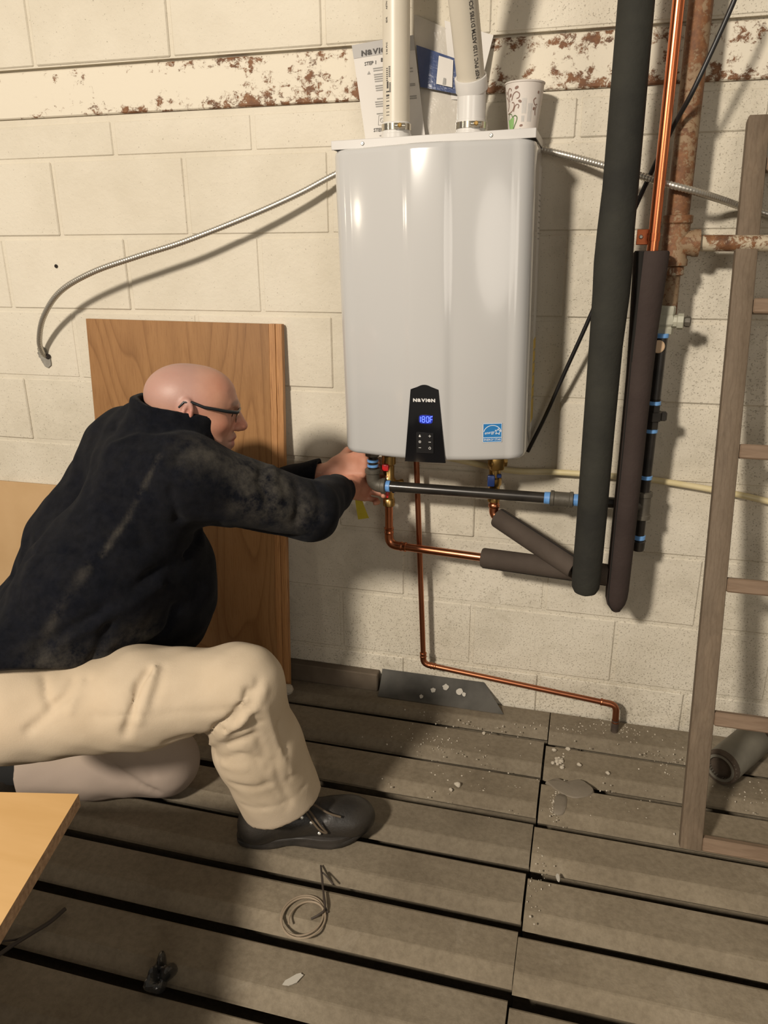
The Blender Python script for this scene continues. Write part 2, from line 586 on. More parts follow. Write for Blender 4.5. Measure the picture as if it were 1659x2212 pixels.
def add_lathe(bm, prof, origin, axis, seg=18, mi=0):
    """prof: (radius, height along axis) pairs"""
    ax = Vector(axis).normalized()
    up = Vector((0, 0, 1)) if abs(ax.z) < 0.9 else Vector((0, 1, 0))
    n = (up - ax * up.dot(ax)).normalized()
    b = ax.cross(n)
    o = Vector(origin)
    rings = []
    for r, h in prof:
        rings.append([bm.verts.new(o + ax * h + n * (max(r, 1e-4) * math.cos(2 * math.pi * k / seg)) + b * (max(r, 1e-4) * math.sin(2 * math.pi * k / seg))) for k in range(seg)])
    for a, c in zip(rings[:-1], rings[1:]):
        for k in range(seg):
            f = bm.faces.new((a[k], a[(k + 1) % seg], c[(k + 1) % seg], c[k]))
            f.material_index = mi
    for f in (bm.faces.new(list(reversed(rings[0]))), bm.faces.new(rings[-1])):
        f.material_index = mi


def lathe(name, prof, origin, axis, mat, parent=None, seg=18):
    bm = bmesh.new()
    add_lathe(bm, prof, origin, axis, seg)
    return bm_obj(name, bm, mat, parent, True, 35)


def catmull(pts, n=8):
    P = [Vector(p) for p in pts]
    P = [P[0] * 2 - P[1]] + P + [P[-1] * 2 - P[-2]]
    out = []
    for i in range(1, len(P) - 2):
        a, b, c, d = P[i - 1], P[i], P[i + 1], P[i + 2]
        for k in range(n):
            t = k / n
            out.append(0.5 * ((2 * b) + (c - a) * t + (2 * a - 5 * b + 4 * c - d) * t * t + (3 * b - a - 3 * c + d) * t ** 3))
    out.append(P[-2])
    return out


def elbow(p0, corner, p1, rad, n=8):
    """a straight run, a bend of radius rad at the corner, a straight run"""
    p0, c, p1 = Vector(p0), Vector(corner), Vector(p1)
    a = (p0 - c).normalized()
    b = (p1 - c).normalized()
    ang = a.angle(b)
    d = rad / math.tan(ang / 2)
    s, e = c + a * d, c + b * d
    out = [p0]
    for k in range(n + 1):
        t = k / n
        out.append((1 - t) ** 2 * s + 2 * t * (1 - t) * c + t * t * e)
    out.append(p1)
    return out


def prism(bm, outline, thick, m, mi=0):
    """outline in local XY, extruded along local -Z, placed by matrix m"""
    top = [bm.verts.new(m @ Vector((x, y, 0))) for x, y in outline]
    bot = [bm.verts.new(m @ Vector((x, y, -thick))) for x, y in outline]
    n = len(outline)
    fs = [bm.faces.new(top), bm.faces.new(list(reversed(bot)))]
    for k in range(n):
        fs.append(bm.faces.new((top[k], bot[k], bot[(k + 1) % n], top[(k + 1) % n])))
    for f in fs:
        f.material_index = mi
    bmesh.ops.recalc_face_normals(bm, faces=fs)


def add_text(bm, body, size, m, ext=0.0004, sx=1.0, bold=0.0, align='CENTER', mi=0):
    cu = bpy.data.curves.new('lettering', 'FONT')
    cu.body = body
    cu.size = size
    cu.extrude = ext
    cu.offset = bold
    cu.resolution_u = 2
    cu.align_x = align
    cu.align_y = 'CENTER'
    ob = bpy.data.objects.new('lettering', cu)
    COL.objects.link(ob)
    dg = bpy.context.evaluated_depsgraph_get()
    me = bpy.data.meshes.new_from_object(ob.evaluated_get(dg))
    bpy.data.objects.remove(ob)
    bpy.data.curves.remove(cu)
    t = bmesh.new()
    t.from_mesh(me)
    bpy.data.meshes.remove(me)
    merge(bm, t, m @ Matrix.Diagonal((sx, 1, 1, 1)), mi)


def add_logo(bm, size, m, ext, sx, bold):
    """the maker's word mark: capitals with round small letters a and e set at capital height"""
    parts, x = [], 0.0
    for ch in 'NaVIeN':
        t = bmesh.new()
        k = 1.0 if ch.isupper() else 1.36
        add_text(t, ch, size * k, Matrix.Identity(4), ext, sx, bold)
        lo = min(v.co.x for v in t.verts)
        hi = max(v.co.x for v in t.verts)
        zl = min(v.co.y for v in t.verts)
        zh = max(v.co.y for v in t.verts)
        parts.append((t, x - lo, -(zl + zh) / 2))
        x += hi - lo + size * 0.10
    for t, dx, dy in parts:
        t.verts.index_update()
        merge(bm, t, m @ Matrix.Translation((dx - x / 2, dy, 0)))


def facing(p, nrm=(0, -1, 0), roll=0.0, up=(0, 0, 1)):
    """matrix whose local Z is nrm and local Y is (nearly) up"""
    z = Vector(nrm).normalized()
    x = Vector(up).cross(z).normalized()
    y = z.cross(x)
    m = Matrix((x, y, z)).transposed().to_4x4()
    m.translation = Vector(p)
    return m @ Matrix.Rotation(roll, 4, 'Z')

# ------------------------------------------------------------------ the wall: mortar slab with separate blocks
bm = bmesh.new()
add_box(bm, (-0.9, 0.1038, 1.15), (8.6, 0.2, 2.9))
wall = tag(bm_obj('wall_back', bm, 'mortar'), kind='structure')


def block_mesh(name, w, h):
    b = bmesh.new()
    add_box(b, (0, 0.03, 0), (w, 0.06, h), 0.0032)
    me = bpy.data.meshes.new(name)
    b.normal_update()
    b.to_mesh(me)
    b.free()
    me.materials.append(MATS['painted_block'])
    return me


BW, BH, JT = 0.4064, 0.2032, 0.010
full = block_mesh('concrete_block', BW - JT, BH - JT)
half = block_mesh('concrete_block_half', BW - JT, 0.086 - 0.002)


def block(me, x, y, z):
    o = bpy.data.objects.new('concrete_block', me)
    link(o, wall, (x, y, z))
    o.rotation_euler = (rng.normal(0, 0.0022), rng.normal(0, 0.0012), rng.normal(0, 0.0022))


def course(me, zc, parity, y0=0.0):
    for j in range(-17 + (parity + 17) % 2, 23, 2):
        block(me, -1.6 + BH * (j + 1), y0 + rng.normal(0.0005, 0.0012), zc)


for k in range(0, 8):
    course(full, 1.54 - BH * (k + 0.5), 1 if k % 2 == 0 else 0)
course(half, 1.54 + 0.0045 + 0.042, 0)
course(full, 1.757 + BH / 2 + 0.004, 1, -0.014)
course(full, 1.757 + BH * 1.5 + 0.004, 0, -0.014)
course(full, 1.757 + BH * 2.5 + 0.004, 1, -0.014)

bm = bmesh.new()
add_box(bm, (-0.9, 0.0385, 2.07), (8.55, 0.097, 0.615))
bm_obj('upper_mortar', bm, 'mortar', wall)
bm = bmesh.new()
add_box(bm, (-0.9, 0.045, 1.701), (8.5, 0.10, 0.112), 0.003)
beam = bm_obj('steel_beam', bm, 'rusty_steel')
tag(beam, 'long cream steel lintel speckled with rust, set in the block wall', 'beam')

# bare cement patch with a black disc for the dark hole the left conduit enters
bm = bmesh.new()
ol = []
for k in range(30):
    a = 2 * math.pi * k / 30
    q = 0.022 + 0.007 * math.cos(a * 2 + 2.2) + rng.normal(0, 0.0016)
    ol.append((q * math.cos(a), q * math.sin(a) * 1.15))
prism(bm, ol, 0.006, facing((-1.5158, -0.0025, 0.9948)))
patch = tag(bm_obj('bare_patch', bm, 'bare_cement', wall))
lathe('conduit_hole_disc', [(0.009, 0), (0.0085, 0.001)], (-1.5018, -0.0032, 0.9967), (0, -1, 0), 'black_pit', wall, 14)  # black disc painted as the dark inside the hole; the wall is uncut
lathe('anchor_hole_disc', [(0.0055, 0), (0.005, 0.001)], (-1.4273, -0.0028, 1.2587), (0, -1, 0), 'black_pit', wall, 12)  # likewise a black disc for the dark of a small hole

# ------------------------------------------------------------------ slatted concrete floor over a dark pit
bm = bmesh.new()
add_box(bm, (-0.9, -2.6, -0.36), (8.6, 5.4, 0.2))
floor = tag(bm_obj('floor', bm, 'black_pit'), kind='structure')


def slat_mesh(name, length, depth):
    """cross-section with a flat top and a wide chamfer on the near side, extruded along x"""
    prof = [(-0.009, -0.003), (-0.014, 0.0), (-depth + 0.061, 0.0), (-depth + 0.057, -0.0010),
            (-depth + 0.029, -0.0150), (-depth + 0.025, -0.0195), (-depth + 0.031, -0.026), (-depth + 0.072, -0.036),
            (-depth + 0.072, -0.12), (-0.055, -0.12), (-0.050, -0.050), (-0.014, -0.026)]
    b = bmesh.new()
    n = 14
    rings = []
    for k in range(n + 1):
        x = -length / 2 + length * k / n
        jz = 0.0 if k in (0, n) else rng.normal(0, 0.0005)
        rings.append([b.verts.new((x, p[0] + (rng.normal(0, 0.0009) if 0 < k < n else 0), p[1] + jz)) for p in prof])
    m = len(prof)
    for a, c in zip(rings[:-1], rings[1:]):
        for k in range(m):
            b.faces.new((a[k], a[(k + 1) % m], c[(k + 1) % m], c[k]))
    b.faces.new(list(reversed(rings[0])))
    b.faces.new(rings[-1])
    bmesh.ops.recalc_face_normals(b, faces=b.faces[:])
    return b


left_gaps = [0.0, -0.150, -0.318, -0.480, -0.640, -0.797, -0.949, -1.106, -1.264, -1.422, -1.580, -1.738, -1.896, -2.054, -2.212]
right_gaps = [0.0, -0.168, -0.331, -0.491, -0.650, -0.810, -0.962, -1.118, -1.276, -1.434, -1.592, -1.750, -1.908, -2.066, -2.224]
for gaps, x0, x1, dz in ((left_gaps, -5.0, 0.0, 0.0), (right_gaps, 0.0, 3.2, 0.001)):
    for i in range(len(gaps) - 1):
        far, near = gaps[i], gaps[i + 1]
        sx = 0.066 - 0.0215 * min(1, -far) + rng.normal(0, 0.0015)
        a, c = (x0, sx - 0.0025) if x0 < 0 else (sx + 0.0015, x1)
        if i == 0 and x0 < 0:
            a = -5.0
        b = slat_mesh('floor_slat', c - a, far - near)
        me = bpy.data.meshes.new('floor_slat')
        b.normal_update()
        b.to_mesh(me)
        b.free()
        me.materials.append(MATS['slat_concrete'])
        o = bpy.data.objects.new('floor_slat', me)
        link(o, floor, ((a + c) / 2, far, dz + rng.normal(0, 0.0012)))
        o.rotation_euler = (rng.normal(0, 0.004), rng.normal(0, 0.0005), rng.normal(0, 0.0005))

# ------------------------------------------------------------------ things low against the wall
bm = bmesh.new()
add_box(bm, (-0.77, -0.018, 0.030), (0.62, 0.034, 0.06), 0.003)
tag(bm_obj('timber_strip', bm, 'dusty_board'), 'dark dusty timber strip on the floor against the wall behind the oak panel', 'timber')

# grey gutter offcut leaning along the wall: a shallow curved strip with one skewed end
bm = bmesh.new()
cs = [(-0.062, 0.003), (-0.050, 0.010), (-0.036, 0.022), (-0.022, 0.038), (-0.010, 0.056), (-0.004, 0.066)]
rows = []
for i, (y, z) in enumerate(cs):
    xr = -0.060 - 0.075 * (z / 0.066) ** 0.8
    rows.append([(x, y, z) for x in (-0.452, -0.35, -0.25, xr)])
top = [[bm.verts.new(p) for p in r] for r in rows]
bot = [[bm.verts.new((p[0], p[1] + 0.004, p[2] - 0.003)) for p in r] for r in rows]
for g, flip in ((top, False), (bot, True)):
    for r0, r1 in zip(g[:-1], g[1:]):
        for k in range(3):
            q = (r0[k], r0[k + 1], r1[k + 1], r1[k])
            bm.faces.new(tuple(reversed(q)) if flip else q)
edge_t = top[0] + [r[-1] for r in top[1:]] + list(reversed(top[-1][:-1])) + [r[0] for r in reversed(top[1:-1])]
edge_b = bot[0] + [r[-1] for r in bot[1:]] + list(reversed(bot[-1][:-1])) + [r[0] for r in reversed(bot[1:-1])]
for k in range(len(edge_t)):
    k2 = (k + 1) % len(edge_t)
    bm.faces.new((edge_t[k], edge_b[k], edge_b[k2], edge_t[k2]))
bmesh.ops.recalc_face_normals(bm, faces=bm.faces[:])
gutter = bm_obj('gutter_offcut', bm, 'gutter_grey', None, True, 60)
tag(gutter, 'grey plastic gutter offcut with white splashes, lying along the foot of the wall', 'gutter')
for x, y, z, q in ((-0.285, -0.030, 0.031, 0.007), (-0.247, -0.022, 0.042, 0.009), (-0.205, -0.026, 0.036, 0.010), (-0.190, -0.030, 0.031, 0.006), (-0.318, -0.048, 0.014, 0.006)):
    bm = bmesh.new()
    ol = [(q * (1 + rng.normal(0, 0.15)) * math.cos(2 * math.pi * k / 11), q * (1 + rng.normal(0, 0.15)) * math.sin(2 * math.pi * k / 11)) for k in range(11)]
    prism(bm, ol, 0.002, facing((x, y - 0.0015, z + 0.0015), (0, -0.74, 0.67)))
    bm_obj('splash', bm, 'splash_white', gutter)

# ------------------------------------------------------------------ boards behind and beside the man
OB = Vector((-1.045, -0.082, 0.0))
OT = Vector((-1.036, -0.016, 1.112))
ax = (OT - OB).normalized()
op = thing('oak_panel', (-1.04, -0.08, 0), 'oak veneered cabinet end panel leaning upright on the wall behind the man', 'board')
lean = Matrix.Translation((-1.040, -0.049, 0.556)) @ Matrix.Rotation(-math.atan2(0.066, 1.112), 4, 'X') @ Matrix.Rotation(math.radians(0.4), 4, 'Y')
bm = bmesh.new()
t = bmesh.new()
add_box(t, (-0.012, 0, 0), (0.575, 0.018, 1.112), 0.001)
merge(bm, t, lean)
bm_obj('face_board', bm, 'oak_veneer', op)
for q, (x, w, y, d) in enumerate(((0.2845, 0.018, 0.0, 0.021), (0.3035, 0.020, 0.0, 0.019))):
    bm = bmesh.new()
    t = bmesh.new()
    add_box(t, (x, y, 0), (w - 0.0002, d, 1.113), 0.0022 if q else 0.0006, None, 2)
    merge(bm, t, lean)
    bm_obj('edge_strip', bm, 'oak_edge', op)

bm = bmesh.new()
t = bmesh.new()
add_box(t, (0, 0, 0), (0.98, 0.012, 0.585), 0.001)
merge(bm, t, Matrix.Translation((-1.86, -0.026, 0.293)) @ Matrix.Rotation(-math.radians(3.0), 4, 'X'))
tag(bm_obj('hardboard_sheet', bm, 'hardboard'), 'plain tan hardboard sheet leaning on the wall at far left behind the man', 'board')

# laminated chipboard sheet near the camera, carried by two trestles out of view
CZ = 0.40
c0 = Vector((-0.7174, -1.0800, 0.4000))
ru = (Vector((-0.6540, -1.3493, 0.4000)) - c0).normalized()
rv = (Vector((-0.8563, -1.1109, 0.4000)) - c0).normalized()
cb = thing('chipboard_sheet', (c0.x - 0.5, c0.y - 0.3, 0), 'pale maple laminated chipboard sheet with raw edge in the lower left corner', 'board')
P4 = [c0, c0 + rv * 1.15, c0 + rv * 1.15 + ru * 0.62, c0 + ru * 0.62]
TH = 0.026


def slab(name, pts, z0, z1, mat, parent):
    b = bmesh.new()
    top = [b.verts.new((p.x, p.y, z1)) for p in pts]
    bot = [b.verts.new((p.x, p.y, z0)) for p in pts]
    b.faces.new(top)
    b.faces.new(list(reversed(bot)))
    for k in range(4):
        b.faces.new((top[k], bot[k], bot[(k + 1) % 4], top[(k + 1) % 4]))
    bmesh.ops.recalc_face_normals(b, faces=b.faces[:])
    return bm_obj(name, b, mat, parent)


slab('core', P4, CZ - TH, CZ - 0.0008, 'particle_core', cb)
slab('laminate_top', P4, CZ - 0.0008, CZ, 'laminate', cb)
for k, q in enumerate((0.42, 1.02)):
    a = c0 + rv * q + ru * 0.06
    b2 = c0 + rv * q + ru * 0.56
    tr = thing('sawhorse', (a.x, a.y, 0), ('low timber sawhorse under the chipboard sheet, nearer the man', 'low timber sawhorse under the far left end of the chipboard sheet')[k], 'sawhorse')
    bm = bmesh.new()
    m2 = (a + b2) / 2
    add_box(bm, (m2.x, m2.y, CZ - TH - 0.0215), (0.05, (b2 - a).length, 0.042), 0.002, Matrix.Rotation(math.atan2(ru.y, ru.x) - math.pi / 2, 4, 'Z'))
    bm_obj('top_rail', bm, 'old_ladder_wood', tr)
    for e in (a, b2):
        for s in (-1, 1):
            base = e + rv * (0.11 * s)
            tube('leg', [(base.x, base.y, 0.004), (e.x, e.y, CZ - TH - 0.03)], 0.016, 'old_ladder_wood', tr, 8)

# ------------------------------------------------------------------ wall-hung water heater
HX, HW = -0.2675, 0.2255
HZ0, HZ1 = 0.822, 1.517
wh = thing('water_heater', (HX, -0.14, HZ0), 'glossy white wall-hung tankless water heater with black control panel', 'water heater')


def front_y(x):
    u = (x - HX) / HW
    base = -0.226 - 0.050 * (1 - u * u)
    e = abs(x - HX)
    band = 0.0055 / (1 + math.exp((e - 0.047) / 0.0035))
    return base - band


def heater_profile():
    pts = []
    n = 60
    cr = 0.042
    for k in range(n + 1):
        x = HX - HW + cr + (2 * HW - 2 * cr) * k / n
        pts.append((x, front_y(x)))
    ye = front_y(HX + HW - cr)
    right, left = [], []
    for k in range(1, 11):
        a = math.pi / 2 * k / 10
        right.append((HX + HW - cr + cr * math.sin(a), ye + cr * 1.15 * (1 - math.cos(a))))
        left.append((HX - HW + cr - cr * math.sin(a), ye + cr * 1.15 * (1 - math.cos(a))))
    right.append((HX + HW, -0.112))
    left.append((HX - HW, -0.112))
    return list(reversed(left)) + pts + right


prof = heater_profile()
bm = bmesh.new()
lev = [(HZ0 + 0.001, 0.020), (HZ0 + 0.001, 0.012), (HZ0 + 0.003, 0.006), (HZ0 + 0.008, 0.0018), (HZ0 + 0.016, 0.0),
       (HZ1 - 0.014, 0.0), (HZ1 - 0.006, 0.0015), (HZ1 - 0.002, 0.005), (HZ1, 0.012), (HZ1, 0.03)]
rings = []
for z, ins in lev:
    ring = []
    for x, y in prof:
        dx, dy = x - HX, y + 0.112
        L = math.hypot(dx, dy) or 1
        kx = 1 - ins / HW
        ky = 1 - ins / 0.165
        ring.append(bm.verts.new((HX + dx * kx, -0.112 + dy * ky, z)))
    rings.append(ring)
for a, c in zip(rings[:-1], rings[1:]):
    for k in range(len(prof) - 1):
        bm.faces.new((a[k], a[k + 1], c[k + 1], c[k]))
for ring, fl in ((rings[0], True), (rings[-1], False)):
    bm.faces.new(list(reversed(ring)) if not fl else ring)
bm.faces.new([r[0] for r in rings] + [r[-1] for r in reversed(rings)])
bmesh.ops.recalc_face_normals(bm, faces=bm.faces[:])
bm_obj('front_cover', bm, 'enamel_white', wh, True, 50)

bm = bmesh.new()
add_box(bm, (HX, -0.062, (HZ0 + HZ1) / 2 + 0.001), (2 * HW - 0.006, 0.110, HZ1 - HZ0 + 0.004), 0.006, None, 2)
casing = bm_obj('casing', bm, 'casing_white', wh, True, 40)
# recessed frame line down the right flank of the casing
bm = bmesh.new()
add_box(bm, (HX + HW - 0.0020, -0.060, 1.168), (0.0025, 0.074, 0.62), 0.001)
bm_obj('side_plate', bm, 'label_grey', casing)
bm = bmesh.new()
add_box(bm, (HX + HW - 0.0005, -0.060, 0.985), (0.0012, 0.066, 0.205), 0.0003)
ylab = bm_obj('warning_label', bm, 'label_yellow', casing)
bm = bmesh.new()
for k in range(9):
    add_box(bm, (HX + HW - 0.0006, -0.060, 1.415 - 0.012 * k), (0.0006, 0.05, 0.003))
for k in range(5):
    add_box(bm, (HX + HW + 0.0002, -0.060, 1.06 - 0.03 * k), (0.0006, 0.045, 0.004))
tag(bm_obj('printed_lines', bm, 'print_grey', casing), kind='stuff')

bm = bmesh.new()
add_box(bm, (HX, -0.125, HZ0 + 0.004), (2 * HW - 0.07, 0.14, 0.01), 0.002)
bm_obj('bottom_plate', bm, 'casing_white', wh)

# folded top plate with its front lip and two screws
bm = bmesh.new()
add_box(bm, (HX, -0.120, HZ1 + 0.0175), (2 * HW - 0.002, 0.216, 0.003), 0.001)
add_box(bm, (HX, -0.2270, HZ1 + 0.0095), (2 * HW - 0.001, 0.003, 0.019), 0.001)
for s in (-1, 1):
    add_box(bm, (HX + s * (HW - 0.002), -0.118, HZ1 + 0.0095), (0.002, 0.214, 0.017), 0.0006)
top_plate = bm_obj('top_plate', bm, 'plate_white', wh)
for p in ((HX - 0.152, -0.2288, HZ1 + 0.0100), (HX + 0.131, -0.2288, HZ1 + 0.0100)):
    o = lathe('screw', [(0.0040, -0.001), (0.0040, 0.0012), (0.0030, 0.0022)], p, (0, -1, 0), 'zinc', top_plate, 14)
    bm = bmesh.new()
    add_box(bm, (p[0], p[1] - 0.0024, p[2]), (0.0048, 0.0006, 0.0011), 0, rotm(0, 0.7, 0))
    bm_obj('screw_slot', bm, 'print_dark', o)

# control panel: a black trapezoid bent to the front of the cover
cpb, cpt = 0.821, 1.002
bm = bmesh.new()


def cp_half(z):
    t = (z - cpb) / (cpt - cpb)
    hw_ = 0.0495 + (0.0335 - 0.0495) * min(1, t / 0.93)
    if t > 0.955:
        hw_ *= max(0.05, 1 - ((t - 0.955) / 0.045) ** 2 * 0.55)
    return hw_


nz, nx = 28, 20
CPX = HX - 0.006
g0 = []
for off in (-0.0022, 0.003):
    g = []
    for i in range(nz + 1):
        z = cpb + (cpt - cpb) * i / nz
        hw_ = cp_half(z)
        row = []
        for k in range(nx + 1):
            x = CPX + hw_ * (2 * k / nx - 1)
            arch = 0.0045 * (1 - (2 * k / nx - 1) ** 2) if i == nz else 0
            row.append(bm.verts.new((x, min(front_y(x), front_y(HX + 0.03)) + off, z + arch)))
        g.append(row)
    g0.append(g)
F, B = g0
for i in range(nz):
    for k in range(nx):
        bm.faces.new((F[i][k], F[i][k + 1], F[i + 1][k + 1], F[i + 1][k]))
        bm.faces.new((B[i][k], B[i + 1][k], B[i + 1][k + 1], B[i][k + 1]))
    for k in (0, nx):
        bm.faces.new((F[i][k], F[i + 1][k], B[i + 1][k], B[i][k]))
for i in (0, nz):
    for k in range(nx):
        bm.faces.new((F[i][k], F[i][k + 1], B[i][k + 1], B[i][k]))
bmesh.ops.recalc_face_normals(bm, faces=bm.faces[:])
cp = bm_obj('control_panel', bm, 'panel_black', wh, True, 30)
FY = front_y(HX) - 0.0030


def on_front(x, z, d=0.0):
    return facing((x, FY - d, z))


bm = bmesh.new()
add_logo(bm, 0.0105, on_front(CPX, 0.9705), 0.0002, 1.22, 0.0005)
tag(bm_obj('logo', bm, 'print_silver', cp), kind='stuff')
# backlit display window and its seven-segment reading
bm = bmesh.new()
ol = []
for k in range(20):
    a = 2 * math.pi * k / 20
    ol.append((0.0165 * math.copysign(abs(math.cos(a)) ** 0.5, math.cos(a)), 0.0105 * math.copysign(abs(math.sin(a)) ** 0.5, math.sin(a))))
prism(bm, ol, 0.0006, on_front(CPX + 0.003, 0.9255, 0.0001))
disp = bm_obj('display', bm, 'display_glow', cp)
SEG = {'1': 'bc', '8': 'abcdefg', '0': 'abcdef', 'F': 'aefg'}


def seven(b, ch, m, w, h, t):
    geo = {'a': (0, h / 2, w, t), 'g': (0, 0, w, t), 'd': (0, -h / 2, w, t), 'f': (-w / 2, h / 4, t, h / 2), 'b': (w / 2, h / 4, t, h / 2), 'e': (-w / 2, -h / 4, t, h / 2), 'c': (w / 2, -h / 4, t, h / 2)}
    for s in SEG[ch]:
        x, y, a, c = geo[s]
        if a > c:
            o = [(x - a / 2 + t * 0.5, y + t / 2), (x - a / 2 + t * 0.1, y), (x - a / 2 + t * 0.5, y - t / 2), (x + a / 2 - t * 0.5, y - t / 2), (x + a / 2 - t * 0.1, y), (x + a / 2 - t * 0.5, y + t / 2)]
        else:
            o = [(x - t / 2, y - c / 2 + t * 0.5), (x, y - c / 2 + t * 0.1), (x + t / 2, y - c / 2 + t * 0.5), (x + t / 2, y + c / 2 - t * 0.5), (x, y + c / 2 - t * 0.1), (x - t / 2, y + c / 2 - t * 0.5)]
        prism(b, o, 0.0003, m)


bm = bmesh.new()
for ch, dx in (('1', -0.0155), ('8', -0.0055), ('0', 0.0045), ('F', 0.0135)):
    seven(bm, ch, on_front(CPX + 0.003 + dx, 0.9255, 0.0008), 0.0058, 0.0135, 0.0017)
add_box(bm, (CPX + 0.0185, FY - 0.001, 0.9335), (0.0016, 0.0004, 0.0016))
bm_obj('digits', bm, 'display_blue', disp)
# button pad with icons
bm = bmesh.new()
add_box(bm, (CPX + 0.0005, FY - 0.0006, 0.8685), (0.0425, 0.0016, 0.0500), 0.0006)
pad = bm_obj('button_pad', bm, 'button_pad_black', cp)
PY = FY - 0.0015


def ring_icon(b, x, z, r, t, a0=0, a1=360, n=16):
    for k in range(n):
        a = math.radians(a0 + (a1 - a0) * k / n)
        c = math.radians(a0 + (a1 - a0) * (k + 1) / n)
        q = [(x + (r - t) * math.sin(a), z + (r - t) * math.cos(a)), (x + r * math.sin(a), z + r * math.cos(a)), (x + r * math.sin(c), z + r * math.cos(c)), (x + (r - t) * math.sin(c), z + (r - t) * math.cos(c))]
        b.faces.new([b.verts.new((p[0], PY, p[1])) for p in q])


def icon(build):
    b = bmesh.new()
    build(b)
    return bm_obj('button_icon', b, 'print_silver', pad)


icon(lambda b: prism(b, [(-0.0018, -0.003), (0.0018, -0.003), (0.0024, -0.0012), (0.0012, 0.0008), (0.0002, 0.0036), (-0.0012, 0.0010), (-0.0024, -0.001)], 0.0002, facing((CPX - 0.0115, PY, 0.886))))
icon(lambda b: (add_box(b, (CPX + 0.0125, PY, 0.886), (0.0058, 0.0003, 0.0011)), add_box(b, (CPX + 0.0125, PY, 0.886), (0.0011, 0.0003, 0.0058))))
icon(lambda b: (ring_icon(b, CPX - 0.0115, 0.8715, 0.0030, 0.0008), add_box(b, (CPX - 0.0115, PY, 0.8715), (0.0009, 0.0003, 0.0030))))
icon(lambda b: add_box(b, (CPX + 0.0125, PY, 0.8715), (0.0058, 0.0003, 0.0011)))
icon(lambda b: add_box(b, (CPX - 0.0115, PY, 0.857), (0.0058, 0.0003, 0.0011)))
icon(lambda b: (ring_icon(b, CPX + 0.0125, 0.8565, 0.0030, 0.0009, 35, 325), add_box(b, (CPX + 0.0125, PY, 0.859), (0.0009, 0.0003, 0.0034))))

# blue efficiency label on the right of the cover
LXc, LZc = -0.1175, 0.892
ly = front_y(LXc)
sl = math.atan2(front_y(LXc + 0.01) - front_y(LXc - 0.01), 0.02)
lm = facing((LXc, ly - 0.0012, LZc), (math.sin(sl), -math.cos(sl), 0))
bm = bmesh.new()
prism(bm, [(-0.0225, -0.0225), (0.0225, -0.0225), (0.0225, 0.0225), (-0.0225, 0.0225)], 0.001, lm)
elab = bm_obj('efficiency_label', bm, 'print_blue', wh)
bm = bmesh.new()
lm2 = lm @ Matrix.Translation((0, 0, 0.0005))
for a, c in (((-0.0225, -0.0225), (0.0225, -0.0215)), ((-0.0225, 0.0215), (0.0225, 0.0225)), ((-0.0225, -0.0225), (-0.0215, 0.0225)), ((0.0215, -0.0225), (0.0225, 0.0225)), ((-0.0225, -0.0120), (0.0225, -0.0108))):
    prism(bm, [(a[0], a[1]), (c[0], a[1]), (c[0], c[1]), (a[0], c[1])], 0.0003, lm2)
for k in range(18):
    a, c = math.pi * (0.06 + 0.88 * k / 18), math.pi * (0.06 + 0.88 * (k + 1) / 18)
    R1, R2 = 0.0212, 0.0198
    prism(bm, [(R1 * math.cos(a), R1 * 0.88 * math.sin(a) - 0.0005), (R1 * math.cos(c), R1 * 0.88 * math.sin(c) - 0.0005), (R2 * math.cos(c), R2 * 0.88 * math.sin(c) - 0.0005), (R2 * math.cos(a), R2 * 0.88 * math.sin(a) - 0.0005)], 0.0003, lm2)
sp = []
for k in range(10):
    q = 0.0078 if k % 2 == 0 else 0.0036
    a = math.pi / 2 + math.pi * k / 5 - 0.15
    sp.append((0.0130 + q * math.cos(a), 0.0022 + q * math.sin(a)))
for k in range(10):
    a, c = Vector((*sp[k], 0)), Vector((*sp[(k + 1) % 10], 0))
    d = (c - a).normalized() * 0.0006
    nrm = Vector((-d.y, d.x, 0))
    prism(bm, [(p.x, p.y) for p in (a - nrm, c - nrm, c + nrm, a + nrm)], 0.0003, lm2)
add_text(bm, 'energy', 0.0098, lm2 @ Matrix.Translation((-0.0065, 0.0006, 0)) @ Matrix.Rotation(0.10, 4, 'Z') @ Matrix(((1, 0.25, 0, 0), (0, 1, 0, 0), (0, 0, 1, 0), (0, 0, 0, 1))), 0.0002, 0.88, 0.0)
add_text(bm, 'ENERGY STAR', 0.0068, lm2 @ Matrix.Translation((0, -0.0168, 0)), 0.0002, 0.93, 0.0)
tag(bm_obj('label_print', bm, 'print_white', elab), kind='stuff')


# the heater hangs slightly out of level
def turn(o, pivot, R, old=None):
    w = WLOC[o.name].copy()
    new = Vector(pivot) + R @ (w - Vector(pivot))
    if o.type == 'MESH':
        o.data.transform(R.to_4x4())
    o.location = new
    WLOC[o.name] = new
    for ch in o.children:
        turn(ch, pivot, R)
        ch.matrix_parent_inverse = Matrix.Translation(-new)


turn(wh, (HX, -0.14, 1.17), Matrix.Rotation(math.radians(-1.2), 3, 'Y'))

